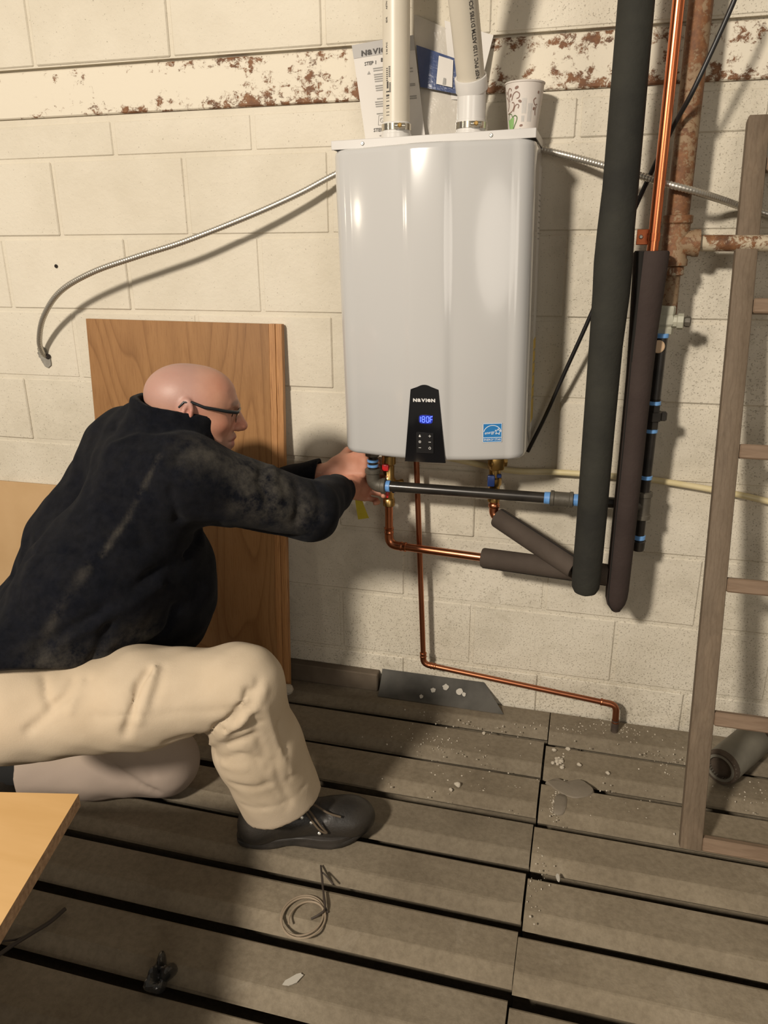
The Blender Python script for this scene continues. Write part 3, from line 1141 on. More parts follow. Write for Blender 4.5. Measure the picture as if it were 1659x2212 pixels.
# ------------------------------------------------------------------ vent pipes on the heater
def hose_clamp(parent, c, r, ang):
    b = bmesh.new()
    add_lathe(b, [(r, -0.0065), (r + 0.0012, -0.0065), (r + 0.0012, 0.0065), (r, 0.0065)], c, (0, 0, 1), 36)
    band = bm_obj('hose_clamp', b, 'steel_bright', parent, True, 30)
    d = Vector((math.sin(ang), -math.cos(ang), 0))
    s = Vector((math.cos(ang), math.sin(ang), 0))
    p = Vector(c) + d * (r + 0.006)
    b = bmesh.new()
    add_lathe(b, [(0.0055, -0.012), (0.006, -0.008), (0.006, 0.012), (0.0045, 0.0135)], p, s, 16)
    hb = bm_obj('clamp_housing', b, 'steel_bright', band, True, 30)
    b = bmesh.new()
    q = p - Vector((0, 0.0, 0)) + d * 0.004
    add_lathe(b, [(0.0052, 0), (0.0052, 0.005), (0.0035, 0.0068)], q, (d * 0.95 - s * 0.2), 6)
    bm_obj('clamp_screw', b, 'brass', band)


VY = -0.140
vl = thing('vent_pipe', (-0.372, VY, HZ1 + 0.02), 'straight white plastic vent pipe rising from the left of the heater top', 'pipe')
lathe('pipe', [(0.0302, -0.01), (0.0302, 0.62)], (-0.372, VY, HZ1 + 0.03), (0, 0, 1), 'pvc', vl, 40)
b = bmesh.new()
add_lathe(b, [(0.0345, 0), (0.0345, 0.012), (0.0325, 0.013), (0.0325, 0.034), (0.0305, 0.036)], (-0.372, VY, HZ1 + 0.0205), (0, 0, 1), 40)
bm_obj('rubber_collar', b, 'pvc_fitting', vl, True, 30)
hose_clamp(vl, (-0.372, VY, HZ1 + 0.046), 0.0328, 0.42)


def wrap_text(b, body, size, cx, cy, r, z, th, sx=1.0):
    """lettering up a vertical pipe, centred at angle th (0 faces -y)"""
    d = Vector((math.sin(th), -math.cos(th), 0))
    m = facing(Vector((cx, cy, z)) + d * (r + 0.0004), d, math.pi / 2)
    add_text(b, body, size, m, 0.0003, sx, 0.0, 'LEFT')


b = bmesh.new()
th = -0.50
for body, s, z in (('2 IN PVC', 0.0060, 1.705), ('SDR', 0.0060, 1.765), ('ASTM D 2241', 0.0060, 1.79)):
    wrap_text(b, body, s, -0.372, VY, 0.0302, z, th)
for k, (z0, z1, dth) in enumerate(((1.655, 1.682, 0.0), (1.662, 1.684, 0.22), (1.632, 1.652, 0.26), (1.640, 1.654, 0.05))):
    for i in range(7):
        d = Vector((math.sin(th + dth), -math.cos(th + dth), 0))
        prism(b, [(-0.0022, -0.0009), (0.0022, -0.0009), (0.0022, 0.0009), (-0.0022, 0.0009)], 0.0004, facing(Vector((-0.372, VY, z0 + (z1 - z0) * i / 7)) + d * 0.0306, d))
bars = [1, 2, 1, 3, 1, 1, 2, 3, 1, 2, 1, 1, 3, 1, 2]
z = 1.586
for i, w in enumerate(bars):
    d = Vector((math.sin(th + 0.06), -math.cos(th + 0.06), 0))
    if i % 2 == 0:
        prism(b, [(-0.0042, -0.0006 * w), (0.0042, -0.0006 * w), (0.0042, 0.0006 * w), (-0.0042, 0.0006 * w)], 0.0004, facing(Vector((-0.372, VY, z)) + d * 0.0306, d))
    z += 0.0013 * w + 0.0012
tag(bm_obj('pipe_print', b, 'print_dark', vl), kind='stuff')

vr = thing('vent_pipe', (-0.2015, VY, HZ1 + 0.02), 'white plastic vent pipe with angled elbow on the right of the heater top', 'pipe')
b = bmesh.new()
add_lathe(b, [(0.0345, 0), (0.0345, 0.010), (0.0325, 0.011), (0.0325, 0.034), (0.0300, 0.036)], (-0.2015, VY, HZ1 + 0.0205), (0, 0, 1), 40)
bm_obj('rubber_collar', b, 'pvc_fitting', vr, True, 30)
EC = Vector((-0.2015, VY, 1.632))
ed = Vector((-0.05, -0.52, 0.84)).normalized()
b = bmesh.new()
add_tube(b, elbow((-0.2015, VY, HZ1 + 0.03), EC, EC + ed * 0.022, 0.05, 8), 0.0315, 40)
add_lathe(b, [(0.0300, -0.012), (0.0352, -0.006), (0.0352, 0.020), (0.0345, 0.0215), (0.0306, 0.0215), (0.0302, 0.010)], EC + ed * 0.006, ed, 40)
bm_obj('elbow_fitting', b, 'pvc_fitting', vr, True, 40)
lathe('pipe', [(0.0302, 0), (0.0302, 0.56)], EC + ed * 0.008, ed, 'pvc', vr, 40)
hose_clamp(vr, (-0.2015, VY, HZ1 + 0.043), 0.0328, 0.42)
b = bmesh.new()
side = Vector((math.sin(0.62), -math.cos(0.62), 0))
side = (side - ed * side.dot(ed)).normalized()
lett = Matrix((ed, ed.cross(side) * -1, side)).transposed().to_4x4()
lett = Matrix((ed, side.cross(ed), side)).transposed().to_4x4()
lett.translation = EC + ed * 0.030 + side * 0.0303
add_text(b, 'NSF PVC 1120 ASTM D1785 SCH 40', 0.0125, lett, 0.0001, 0.86, 0.0002, 'LEFT')
tag(bm_obj('pipe_print', b, 'print_dark', vr), kind='stuff')

# ------------------------------------------------------------------ papers and cup on the heater
def sheet(name, quad, nu, nv, fn, mat, parent=None, th=0.0006):
    b = bmesh.new()
    q = [Vector(p) for p in quad]          # tl, tr, br, bl
    G = [[], []]
    for side_ in (0, 1):
        for i in range(nv + 1):
            v = i / nv
            row = []
            for k in range(nu + 1):
                u = k / nu
                p = (q[0] * (1 - u) + q[1] * u) * (1 - v) + (q[3] * (1 - u) + q[2] * u) * v
                row.append(b.verts.new(p + Vector((0, fn(u, v) + th * side_, 0))))
            G[side_].append(row)
    for i in range(nv):
        for k in range(nu):
            b.faces.new((G[0][i][k], G[0][i + 1][k], G[0][i + 1][k + 1], G[0][i][k + 1]))
            b.faces.new((G[1][i][k], G[1][i][k + 1], G[1][i + 1][k + 1], G[1][i + 1][k]))
        for k in (0, nu):
            b.faces.new((G[0][i][k], G[1][i][k], G[1][i + 1][k], G[0][i + 1][k]))
    for i in (0, nv):
        for k in range(nu):
            b.faces.new((G[0][i][k], G[0][i][k + 1], G[1][i][k + 1], G[1][i][k]))
    bmesh.ops.recalc_face_normals(b, faces=b.faces[:])
    return bm_obj(name, b, mat, parent, True, 60)


TOPZ = HZ1 + 0.0195
tl, tr_ = Vector((-0.5092, -0.0260, 1.7586)), Vector((-0.3588, -0.0300, 1.7692))
bl, br = Vector((-0.4593, -0.0860, 1.5567)), Vector((-0.3144, -0.0880, 1.5589))
bl.z = br.z = TOPZ
leaf = thing('printed_leaflet', (-0.42, -0.08, TOPZ), 'white folded instruction sheet with grey heading leaning behind the left vent pipe', 'leaflet')
sheet('paper_sheet', (tl, tr_, br, bl), 6, 8, lambda u, v: -0.004 * math.sin(math.pi * u), 'paper', leaf)


def on_leaf(u, v, d=0.0012):
    p = (tl * (1 - u) + tr_ * u) * (1 - v) + (bl * (1 - u) + br * u) * v
    return p + Vector((0, -0.004 * math.sin(math.pi * u) - d, 0))


def leaf_m(u, v, d=0.0012):
    x = (on_leaf(u + 0.05, v) - on_leaf(u - 0.05, v)).normalized()
    dn = (on_leaf(u, min(v + 0.02, 1)) - on_leaf(u, v - 0.02)).normalized()
    zz = x.cross(-dn).normalized()
    m = Matrix((x, zz.cross(x), zz)).transposed().to_4x4()
    m.translation = on_leaf(u, v, d)
    return m


sheet('heading_band', [on_leaf(a, c, 0.001) for a, c in ((0.0, 0.0), (1, 0.0), (1, 0.135), (0.0, 0.135))], 8, 3, lambda u, v: -0.004 * math.sin(math.pi * u), 'paper_grey', leaf, 0.0004)
b = bmesh.new()
add_logo(b, 0.0165, leaf_m(0.40, 0.098, 0.0020), 0.0002, 1.15, 0.0006)
add_text(b, 'STEP 1', 0.0115, leaf_m(0.27, 0.205), 0.0002, 0.95, 0.0001)
add_text(b, 'Be', 0.0115, leaf_m(0.48, 0.190), 0.0002, 0.95, 0.0003)
add_text(b, 'STEP 2', 0.0115, leaf_m(0.27, 0.86), 0.0002, 0.95, 0.0001)
tag(bm_obj('sheet_lettering', b, 'print_dark', leaf), kind='stuff')
b = bmesh.new()
for v0, n, u0 in ((0.26, 2, 0.30), (0.32, 4, 0.30), (0.43, 3, 0.30), (0.555, 1, 0.30), (0.585, 3, 0.26), (0.70, 1, 0.26), (0.735, 2, 0.44), (0.915, 1, 0.26)):
    for k in range(n):
        L = 0.30 if k < n - 1 or n == 1 else 0.17
        m = leaf_m(u0 + L / 2, v0 + 0.022 * k)
        w = L * (tr_ - tl).length
        prism(b, [(-w / 2, -0.0011), (w / 2, -0.0011), (w / 2, 0.0011), (-w / 2, 0.0011)], 0.0003, m)
for u0, v0 in ((0.87, 0.30), (0.87, 0.33), (0.88, 0.445), (0.88, 0.46), (0.86, 0.12), (0.86, 0.14), (0.88, 0.56), (0.88, 0.58)):
    prism(b, [(-0.009, -0.0011), (0.009, -0.0011), (0.009, 0.0011), (-0.009, 0.0011)], 0.0003, leaf_m(u0, v0))
m = leaf_m(0.33, 0.765)
for k in range(16):
    a, c = 2 * math.pi * k / 16, 2 * math.pi * (k + 1) / 16
    prism(b, [(0.0052 * math.cos(a), 0.0052 * math.sin(a)), (0.0052 * math.cos(c), 0.0052 * math.sin(c)), (0.0042 * math.cos(c), 0.0042 * math.sin(c)), (0.0042 * math.cos(a), 0.0042 * math.sin(a))], 0.0003, m)
prism(b, [(-0.0035, 0.0030), (-0.0030, 0.0036), (0.0035, -0.0030), (0.0030, -0.0036)], 0.0003, m)
m = leaf_m(0.22, 0.295)
prism(b, [(-0.004, -0.003), (0.004, -0.003), (0, 0.0042)], 0.0003, m)
for x0, z0, x1, z1 in ((-0.009, -0.011, 0.02, -0.0104), (-0.009, 0.0104, 0.02, 0.011), (-0.009, -0.011, -0.0084, 0.011)):
    prism(b, [(x0, z0), (x1, z0), (x1, z1), (x0, z1)], 0.0003, leaf_m(0.33, 0.765))
tag(bm_obj('printed_lines', b, 'print_grey', leaf), kind='stuff')

bag = thing('document_bag', (-0.28, -0.06, TOPZ), 'clear plastic document bag with blue cover leaning between the two vent pipes', 'bag')
btl, btr = Vector((-0.3617, -0.0190, 1.8153)), Vector((-0.2444, -0.0220, 1.7618))
bbl, bbr = Vector((-0.3423, -0.0620, 1.5630)), Vector((-0.2212, -0.0620, 1.5585))
bbl.z = bbr.z = TOPZ


def bagp(u, v):
    return (btl * (1 - u) + btr * u) * (1 - v) + (bbl * (1 - u) + bbr * u) * v


def bagw(u, v):
    return -0.005 * math.sin(3.1 * u + 1.5 * v) - 0.0025 * math.sin(9 * v + 4 * u) + 0.006


sheet('bag_sheet', (btl, btr, bbr, bbl), 14, 22, bagw, 'bag_film', bag, 0.0012)
quad = [Vector((-0.3498, -0.0400, 1.7470)), Vector((-0.2396, -0.0420, 1.7076)), Vector((-0.2349, -0.0580, 1.6362)), Vector((-0.3360, -0.0540, 1.6579))]
sheet('blue_cover', quad, 10, 8, lambda u, v: -0.0008 * math.sin(3 * u + 2 * v) - 0.0006 * math.sin(7 * u), 'bag_blue', bag, 0.001)
quad = [Vector((-0.2952, -0.0452, 1.7213)), Vector((-0.2615, -0.0455, 1.7100)), Vector((-0.2601, -0.0578, 1.6525)), Vector((-0.2983, -0.0568, 1.6622))]
sheet('cover_picture', quad, 4, 4, lambda u, v: 0, 'paper', bag, 0.0006)
quad = [Vector((-0.2813, -0.0562, 1.6737)), Vector((-0.2759, -0.0562, 1.6724)), Vector((-0.2753, -0.0582, 1.6589)), Vector((-0.2829, -0.0582, 1.6602))]
sheet('cover_picture_mark', quad, 1, 1, lambda u, v: 0, 'print_grey', bag, 0.0004)

pk = [Vector((-0.2889, -0.0180, 1.7969)), Vector((-0.1751, -0.0180, 1.7601)), Vector((-0.2046, -0.0440, 1.6274)), Vector((-0.2642, -0.0440, 1.6302))]
tag(sheet('white_envelope', pk, 4, 4, lambda u, v: 0.0, 'paper', None, 0.002), 'white paper corner sticking out behind the right vent pipe', 'paper')

CUX, CUY = -0.094, -0.067
cup = thing('paper_cup', (CUX, CUY, TOPZ), 'white paper cup with brown scrolls and a green mug print on the heater corner', 'cup')


def cup_r(z):
    return 0.0305 + (0.0435 - 0.0305) * (z - TOPZ) / 0.113


lathe('cup_wall', [(0.0295, 0.004), (0.0305, 0), (0.0435, 0.113), (0.0420, 0.113), (0.0295, 0.006)], (CUX, CUY, TOPZ), (0, 0, 1), 'cup_paper', cup, 40)
lathe('rim', [(0.0425, 0.1105), (0.0448, 0.1115), (0.0452, 0.1138), (0.0436, 0.1152), (0.0418, 0.1138)], (CUX, CUY, TOPZ), (0, 0, 1), 'cup_paper', cup, 40)


def cupp(px, py, d=0.0006):
    """a point of the print: px, py in metres across and up the cup wall seen from the front"""
    z = TOPZ + py
    r = cup_r(z) + d
    th = -0.22 + px / 0.037
    return Vector((CUX + r * math.sin(th), CUY - r * math.cos(th), z))


def stroke(b, pts, w):
    P = [Vector((x, y, 0)) for x, y in pts]
    P = catmull(P, 5)
    for i in range(len(P) - 1):
        d = (P[i + 1] - P[i]).normalized()
        n = Vector((-d.y, d.x, 0)) * w * 0.5
        q = [P[i] - n, P[i + 1] - n, P[i + 1] + n, P[i] + n]
        b.faces.new([b.verts.new(cupp(p.x, p.y)) for p in q])


def blob(b, cx, cy, a, c, rot=0.0, d=0.0006, pts=None):
    o = pts or [(a * math.cos(2 * math.pi * k / 10), c * math.sin(2 * math.pi * k / 10)) for k in range(10)]
    ctr = b.verts.new(cupp(cx, cy, d))
    vs = [b.verts.new(cupp(cx + x * math.cos(rot) - y * math.sin(rot), cy + x * math.sin(rot) + y * math.cos(rot), d)) for x, y in o]
    for k in range(len(vs)):
        b.faces.new((ctr, vs[k], vs[(k + 1) % len(vs)]))


def cpx(px, py):
    return ((px - 740) / 10.37 * 0.00104 + 0.004, 0.113 - (py - 215) / 10.37 * 0.00104)


b = bmesh.new()
for w, path in ((0.0018, [(480, 600), (440, 430), (480, 340), (535, 360), (530, 395)]), (0.0020, [(540, 580), (580, 470), (650, 420), (715, 460), (710, 530), (655, 555)]),
                (0.0020, [(365, 490), (430, 560), (445, 680), (400, 780)]), (0.0018, [(390, 835), (540, 790), (600, 690), (590, 630), (545, 620)]),
                (0.0020, [(580, 800), (620, 700), (670, 665), (710, 690), (690, 745)]), (0.0018, [(1070, 540), (1020, 590), (1060, 680), (1120, 660)]), (0.0018, [(1100, 700), (1080, 790), (1095, 880)])):
    stroke(b, [cpx(*p) for p in path], w)
for (px, py), a, c, r in (((660, 340), 0.0044, 0.0030, 0.5), ((512, 478), 0.0042, 0.0025, 1.2), ((730, 608), 0.0040, 0.0028, -0.5), ((385, 415), 0.0038, 0.0016, 1.4), ((1118, 430), 0.0032, 0.0018, 1.4), ((1042, 752), 0.0036, 0.0022, 1.2), ((770, 1085), 0.0042, 0.0024, 0.2)):
    x, y = cpx(px, py)
    blob(b, x, y, a, c, r)
tag(bm_obj('scroll_print', b, 'cup_brown', cup), kind='stuff')
b = bmesh.new()
x0, y0 = cpx(490, 1080)
blob(b, x0, y0, 0, 0, 0, 0.0007, [(-0.0095, 0.0110), (0.0045, 0.0165), (0.0105, 0.0160), (0.0085, 0.0), (0.004, -0.0145), (-0.0050, -0.0145)])
bm_obj('mug_print', b, 'cup_green', cup)
b = bmesh.new()
stroke(b, [cpx(*p) for p in ((545, 920), (610, 880), (665, 910), (660, 980), (610, 1070), (565, 1150))], 0.0022)
stroke(b, [cpx(*p) for p in ((400, 960), (440, 850), (520, 850), (540, 900))], 0.0016)
tag(bm_obj('mug_handle_print', b, 'cup_dark_green', cup), kind='stuff')
b = bmesh.new()
x0, y0 = cpx(690, 1195)
blob(b, x0, y0, 0, 0, 0, 0.0007, [(-0.0085, -0.005), (-0.004, 0.0025), (0.0065, 0.0060), (0.0080, -0.005)])
bm_obj('teal_print', b, 'cup_teal', cup)
b = bmesh.new()
for (px, py), w, h in (((820, 700), 0.0085, 0.030), ((950, 830), 0.0085, 0.036), ((800, 950), 0.006, 0.012)):
    x, y = cpx(px, py)
    for k in range(5):
        xx = x - w / 2 + w * k / 4
        q = [(xx - 0.0005, y - h / 2), (xx + 0.0005, y - h / 2), (xx + 0.0005, y + h / 2), (xx - 0.0005, y + h / 2)]
        b.faces.new([b.verts.new(cupp(*p)) for p in q])
tag(bm_obj('small_print', b, 'label_grey', cup), kind='stuff')

# ------------------------------------------------------------------ armoured electrical conduits
def spiral(name, pts, r, label, n):
    P = catmull(pts, n)
    # resample evenly so that the ridges keep their pitch
    L = [0.0]
    for a, c in zip(P[:-1], P[1:]):
        L.append(L[-1] + (c - a).length)
    step = 0.0024
    out, i = [], 0
    s = 0.0
    while s < L[-1]:
        while L[i + 1] < s:
            i += 1
        t = (s - L[i]) / max(1e-9, L[i + 1] - L[i])
        out.append(P[i].lerp(P[i + 1], t))
        s += step
    rr = [r * (1.0, 1.16, 1.0)[k % 3] for k in range(len(out))]
    b = bmesh.new()
    add_tube(b, out, rr, 10)
    o = bm_obj(name, b, 'conduit_steel', None, True, 80)
    return tag(o, label, 'conduit')


spiral('metal_conduit', [(-0.482, -0.036, 1.508), (-0.5672, -0.0450, 1.4716), (-0.6526, -0.0580, 1.4321), (-0.7746, -0.0750, 1.3844), (-0.9536, -0.0950, 1.3241), (-1.0886, -0.1050, 1.2877), (-1.2329, -0.1100, 1.2462), (-1.3517, -0.1000, 1.1936), (-1.4426, -0.0700, 1.1202), (-1.4970, -0.0350, 1.0490), (-1.5109, -0.0120, 1.0087), (-1.5106, 0.0040, 0.9968)], 0.0072,
       'ribbed steel conduit curving across the wall left of the heater into a hole', 14)
spiral('metal_conduit', [(-0.058, -0.034, 1.522), (-0.0493, -0.0350, 1.5184), (0.0236, -0.0500, 1.4982), (0.0967, -0.0850, 1.4749), (0.1664, -0.1180, 1.4517), (0.2239, -0.1430, 1.4321), (0.2822, -0.1360, 1.4166), (0.3478, -0.0750, 1.4009), (0.3926, -0.0400, 1.3883), (0.4542, -0.0220, 1.3716), (0.5554, -0.0160, 1.3397)], 0.0072,
       'ribbed steel conduit running right from the heater in front of the rusty pipe', 12)

tag(tube('power_cable', catmull([(0.3144, -0.1850, 1.7897), (0.3067, -0.1820, 1.7471), (0.2550, -0.1750, 1.6069), (0.2219, -0.1400, 1.5351), (0.1678, -0.1100, 1.3931), (0.1270, -0.0950, 1.2680), (0.0855, -0.0800, 1.1417), (0.0400, -0.0650, 1.0170), (-0.0010, -0.0450, 0.9006), (-0.0439, -0.0200, 0.7937)], 6), 0.0052, 'black_cable', None, 10),
    'thin black cable slanting down across the wall behind the insulated pipes', 'cable')
tag(tube('yellow_gas_tube', catmull([(-0.46, -0.028, 0.790), (-0.26, -0.028, 0.765), (-0.0898, -0.0220, 0.7388), (0.0317, -0.0220, 0.7422), (0.1730, -0.0220, 0.7420), (0.2648, -0.0220, 0.7399), (0.4224, -0.0220, 0.7232), (0.5532, -0.0220, 0.7029), (0.75, -0.022, 0.660), (1.1, -0.022, 0.60)], 6), 0.0080, 'yellow_tubing', None, 14),
    'pale yellow flexible tube running along the wall under the heater to the right', 'tube')

# ------------------------------------------------------------------ rusty iron pipe with its side branch
RX, RY = 0.2555, -0.100
rp = thing('rusty_pipe', (RX, RY, 1.16), 'thick rust brown iron pipe running down the wall beside the bright copper riser', 'pipe')
tube('pipe', [(RX - 0.003, RY, 2.35), (RX + 0.002, RY, 1.36)], 0.0243, 'rusty_pipe', rp, 24)
b = bmesh.new()
add_lathe(b, [(0.026, -0.052), (0.031, -0.050), (0.031, -0.038), (0.028, -0.034), (0.028, 0.036), (0.032, 0.040), (0.032, 0.054), (0.026, 0.056)], (RX + 0.003, RY, 1.315), (0, 0, 1), 28)
add_lathe(b, [(0.026, 0.0), (0.027, 0.034), (0.029, 0.038), (0.029, 0.050), (0.018, 0.052)], (RX + 0.003, RY, 1.312), (1, 0, 0), 28)
bm_obj('tee_fitting', b, 'rusty_pipe', rp, True, 40)
tube('side_pipe', [(RX + 0.045, RY, 1.312), (RX + 0.8, RY, 1.306)], 0.0172, 'part_rusty_pipe', rp, 24)
b = bmesh.new()
add_lathe(b, [(0.022, 0.0), (0.0245, 0.002), (0.0245, 0.018), (0.019, 0.022)], (RX + 0.004, RY, 1.243), (0, 0, 1), 24)
bm_obj('reducer_bushing', b, 'part_rusty_pipe', rp, True, 40)
tube('lower_pipe', [(RX + 0.004, RY, 1.25), (RX + 0.006, RY, 1.158)], 0.0180, 'rusty_pipe', rp, 22)

# ------------------------------------------------------------------ black iron gas pipe
GX, GY, GZ = 0.2500, -0.128, 0.7035
gp = thing('gas_pipe', (-0.1, GY, GZ), 'black iron pipe with blue thread tape running under the heater and up the wall', 'pipe')
ELX = (-0.4400, -0.1280, 0.7007)[0]
b = bmesh.new()
add_lathe(b, [(0.020, 0), (0.0205, 0.022), (0.018, 0.024)], (ELX, GY, 0.785), (0, 0, 1), 6)
add_lathe(b, [(0.0165, -0.002), (0.0165, 0.05)], (ELX, GY, 0.79), (0, 0, 1), 20)
bm_obj('union_nut', b, 'cast_iron', gp, True, 30)
lathe('nipple', [(0.0132, 0), (0.0132, 0.08)], (ELX, GY, 0.715), (0, 0, 1), 'black_iron', gp, 20)
for z in (0.7585, 0.7720):
    lathe('thread_tape', [(0.0135, -0.0035), (0.0150, -0.003), (0.0150, 0.003), (0.0135, 0.0035)], (ELX, GY, z), (0, 0, 1), 'tape_blue', gp, 20)
b = bmesh.new()
add_tube(b, elbow((ELX, GY, 0.745), (ELX, GY, GZ), (ELX + 0.032, GY, GZ), 0.024, 8), 0.0185, 20)
add_lathe(b, [(0.0185, 0), (0.0215, 0.002), (0.0215, 0.011), (0.019, 0.013)], (ELX, GY, 0.737), (0, 0, 1), 20)
add_lathe(b, [(0.0185, 0), (0.0215, 0.002), (0.0215, 0.011), (0.019, 0.013)], (ELX + 0.023, GY, GZ), (1, 0, 0), 20)
bm_obj('elbow_fitting', b, 'cast_iron', gp, True, 40)
CPXg = 0.055
tube('long_pipe', [(ELX + 0.03, GY, GZ), (CPXg - 0.01, GY, GZ)], 0.0140, 'black_iron', gp, 22)
for x in (ELX + 0.041, CPXg - 0.036, CPXg + 0.036):
    lathe('thread_tape', [(0.0140, -0.0075), (0.0154, -0.0065), (0.0156, 0.0065), (0.0140, 0.0075)], (x, GY, GZ), (1, 0, 0), 'tape_blue', gp, 22)
lathe('coupling', [(0.0150, -0.029), (0.0205, -0.0275), (0.0205, -0.020), (0.0182, -0.018), (0.0182, 0.018), (0.0205, 0.020), (0.0205, 0.0275), (0.0150, 0.029)], (CPXg, GY, GZ), (1, 0, 0), 'cast_iron', gp, 22)
tube('short_pipe', [(CPXg + 0.01, GY, GZ), (GX - 0.01, GY, GZ)], 0.0140, 'black_iron', gp, 22)
b = bmesh.new()
add_lathe(b, [(0.0165, -0.036), (0.0210, -0.034), (0.0210, -0.024), (0.0185, -0.022), (0.0185, 0.022), (0.0210, 0.024), (0.0210, 0.034), (0.0165, 0.036)], (GX, GY, GZ), (0, 0, 1), 22)
add_lathe(b, [(0.0185, -0.002), (0.0185, 0.018), (0.0210, 0.020), (0.0210, 0.031), (0.016, 0.033)], (GX, GY, GZ), (-1, 0, 0), 22)
bm_obj('tee_fitting', b, 'cast_iron', gp, True, 40)
lathe('drip_leg', [(0.0135, 0), (0.0135, 0.085)], (GX, GY, GZ - 0.10), (0, 0, 1), 'black_iron', gp, 20)
lathe('thread_tape', [(0.0140, -0.006), (0.0152, -0.005), (0.0152, 0.005), (0.0140, 0.006)], (GX, GY, GZ - 0.084), (0, 0, 1), 'tape_blue', gp, 20)
lathe('pipe_cap', [(0.006, -0.005), (0.0165, 0.0), (0.0180, 0.006), (0.0180, 0.024), (0.0150, 0.026)], (GX, GY, GZ - 0.118), (0, 0, 1), 'black_iron', gp, 20)
lathe('lower_riser', [(0.0140, 0), (0.0140, 0.235)], (GX, GY, GZ + 0.03), (0, 0, 1), 'black_iron', gp, 20)
b = bmesh.new()
add_lathe(b, [(0.0150, -0.030), (0.0185, -0.028), (0.0185, -0.010), (0.0235, -0.008), (0.0235, 0.012), (0.0180, 0.014), (0.0180, 0.028), (0.0150, 0.030)], (GX, GY, 0.925), (0, 0, 1), 8)
add_box(b, (GX + 0.024, GY - 0.004, 0.928), (0.014, 0.016, 0.022), 0.003)
bm_obj('pipe_union', b, 'black_iron', gp, True, 30)
lathe('upper_riser', [(0.0140, 0), (0.0140, 0.165)], (GX, GY, 0.95), (0, 0, 1), 'black_iron', gp, 20)
for z in (0.8915, 0.9575, 0.7755, 1.1130):
    lathe('thread_tape', [(0.0142, -0.005), (0.0155, -0.004), (0.0155, 0.004), (0.0142, 0.005)], (GX, GY, z), (0, 0, 1), 'tape_blue', gp, 20)
VX = GX + 0.0055
b = bmesh.new()
add_lathe(b, [(0.0160, -0.028), (0.0195, -0.026), (0.0195, -0.014), (0.0170, -0.010), (0.0215, -0.004), (0.0215, 0.010), (0.0180, 0.016), (0.0195, 0.020), (0.0195, 0.032), (0.0170, 0.036)], (VX, GY + 0.012, 1.1425), (0, 0, 1), 8)
add_lathe(b, [(0.014, 0), (0.014, 0.024), (0.018, 0.026), (0.018, 0.038), (0.013, 0.040)], (VX, GY + 0.012, 1.144), (1, -0.1, 0), 8)
bm_obj('shutoff_valve', b, 'valve_paint', gp, True, 30)
b = bmesh.new()
add_lathe(b, [(0.010, 0.0), (0.012, 0.004), (0.012, 0.012), (0.008, 0.014)], (VX + 0.040, GY + 0.008, 1.144), (1, -0.1, 0), 8)
bm_obj('valve_stem', b, 'cast_iron', gp, True, 30)
b = bmesh.new()
add_lathe(b, [(0.0125, -0.0006), (0.0130, 0), (0.0125, 0.0006)], (GX - 0.006, GY - 0.018, 1.090), (0.15, -1, 0.05), 22)
add_lathe(b, [(0.0135, -0.0009), (0.0146, 0), (0.0135, 0.0009)], (GX - 0.006, GY - 0.0175, 1.090), (0.15, -1, 0.05), 22)
disc = bm_obj('brass_tag_disc', b, 'disc_tan', gp, True, 40)

# ------------------------------------------------------------------ copper drain from the heater to the floor
DX, DY = (-0.3408, -0.0550, 0.7361)[0], -0.055
d1 = Vector((-0.3121, -0.0550, 0.1359))
dp = thing('copper_drain_pipe', (d1.x, DY, 0.0), 'thin dull copper drain pipe dropping from the heater and along the foot of the wall', 'pipe')
d0 = Vector(((-0.3408, -0.0550, 0.7361)[0], DY, HZ0 + 0.01))
d2 = Vector((0.2337, -0.0600, 0.0862))
tube('upright_pipe', [d0, (d1.x, d1.y, d1.z + 0.03)], 0.0078, 'copper_dull', dp, 16)
cor = Vector((d1.x, d1.y, (-0.2895, -0.0550, 0.1266)[2] + 0.006))
dirh = (d2 - cor).normalized()
b = bmesh.new()
add_tube(b, elbow(cor + Vector((0, 0, 0.036)), cor, cor + dirh * 0.036, 0.022, 8), 0.0092, 16)
for c, a in ((cor + Vector((0, 0, 0.034)), (0, 0, 1)), (cor + dirh * 0.034, dirh)):
    add_lathe(b, [(0.0092, -0.002), (0.0104, 0), (0.0104, 0.003), (0.0085, 0.005)], c, a, 16)
    add_lathe(b, [(0.0092, -0.012), (0.0104, -0.010), (0.0104, -0.007), (0.0085, -0.005)], c, a, 16)
bm_obj('elbow_fitting', b, 'copper_dull', dp, True, 40)
tube('sloping_pipe', [cor + dirh * 0.03, d2 - dirh * 0.02], 0.0078, 'copper_dull', dp, 16)
dn = (Vector(((0.2543, -0.0660, 0.0108))) - Vector((0.2510, -0.0620, 0.0614))).normalized()
b = bmesh.new()
endp = d2 + Vector((0.014, -0.003, -0.052))
add_tube(b, elbow(d2 - dirh * 0.028, d2 + dirh * 0.012, endp, 0.022, 8), 0.0092, 16)
add_lathe(b, [(0.0092, -0.002), (0.0104, 0), (0.0104, 0.003), (0.0085, 0.005)], d2 - dirh * 0.030, dirh, 16)
add_lathe(b, [(0.0092, -0.002), (0.0106, 0), (0.0106, 0.004), (0.0085, 0.006)], endp, (0, 0, -1), 16)
bm_obj('elbow_fitting', b, 'copper_dull', dp, True, 40)
tube('taped_end', [endp + Vector((0, 0, 0.004)), (endp.x, endp.y, -0.002)], 0.0105, 'dark_tape', dp, 14)

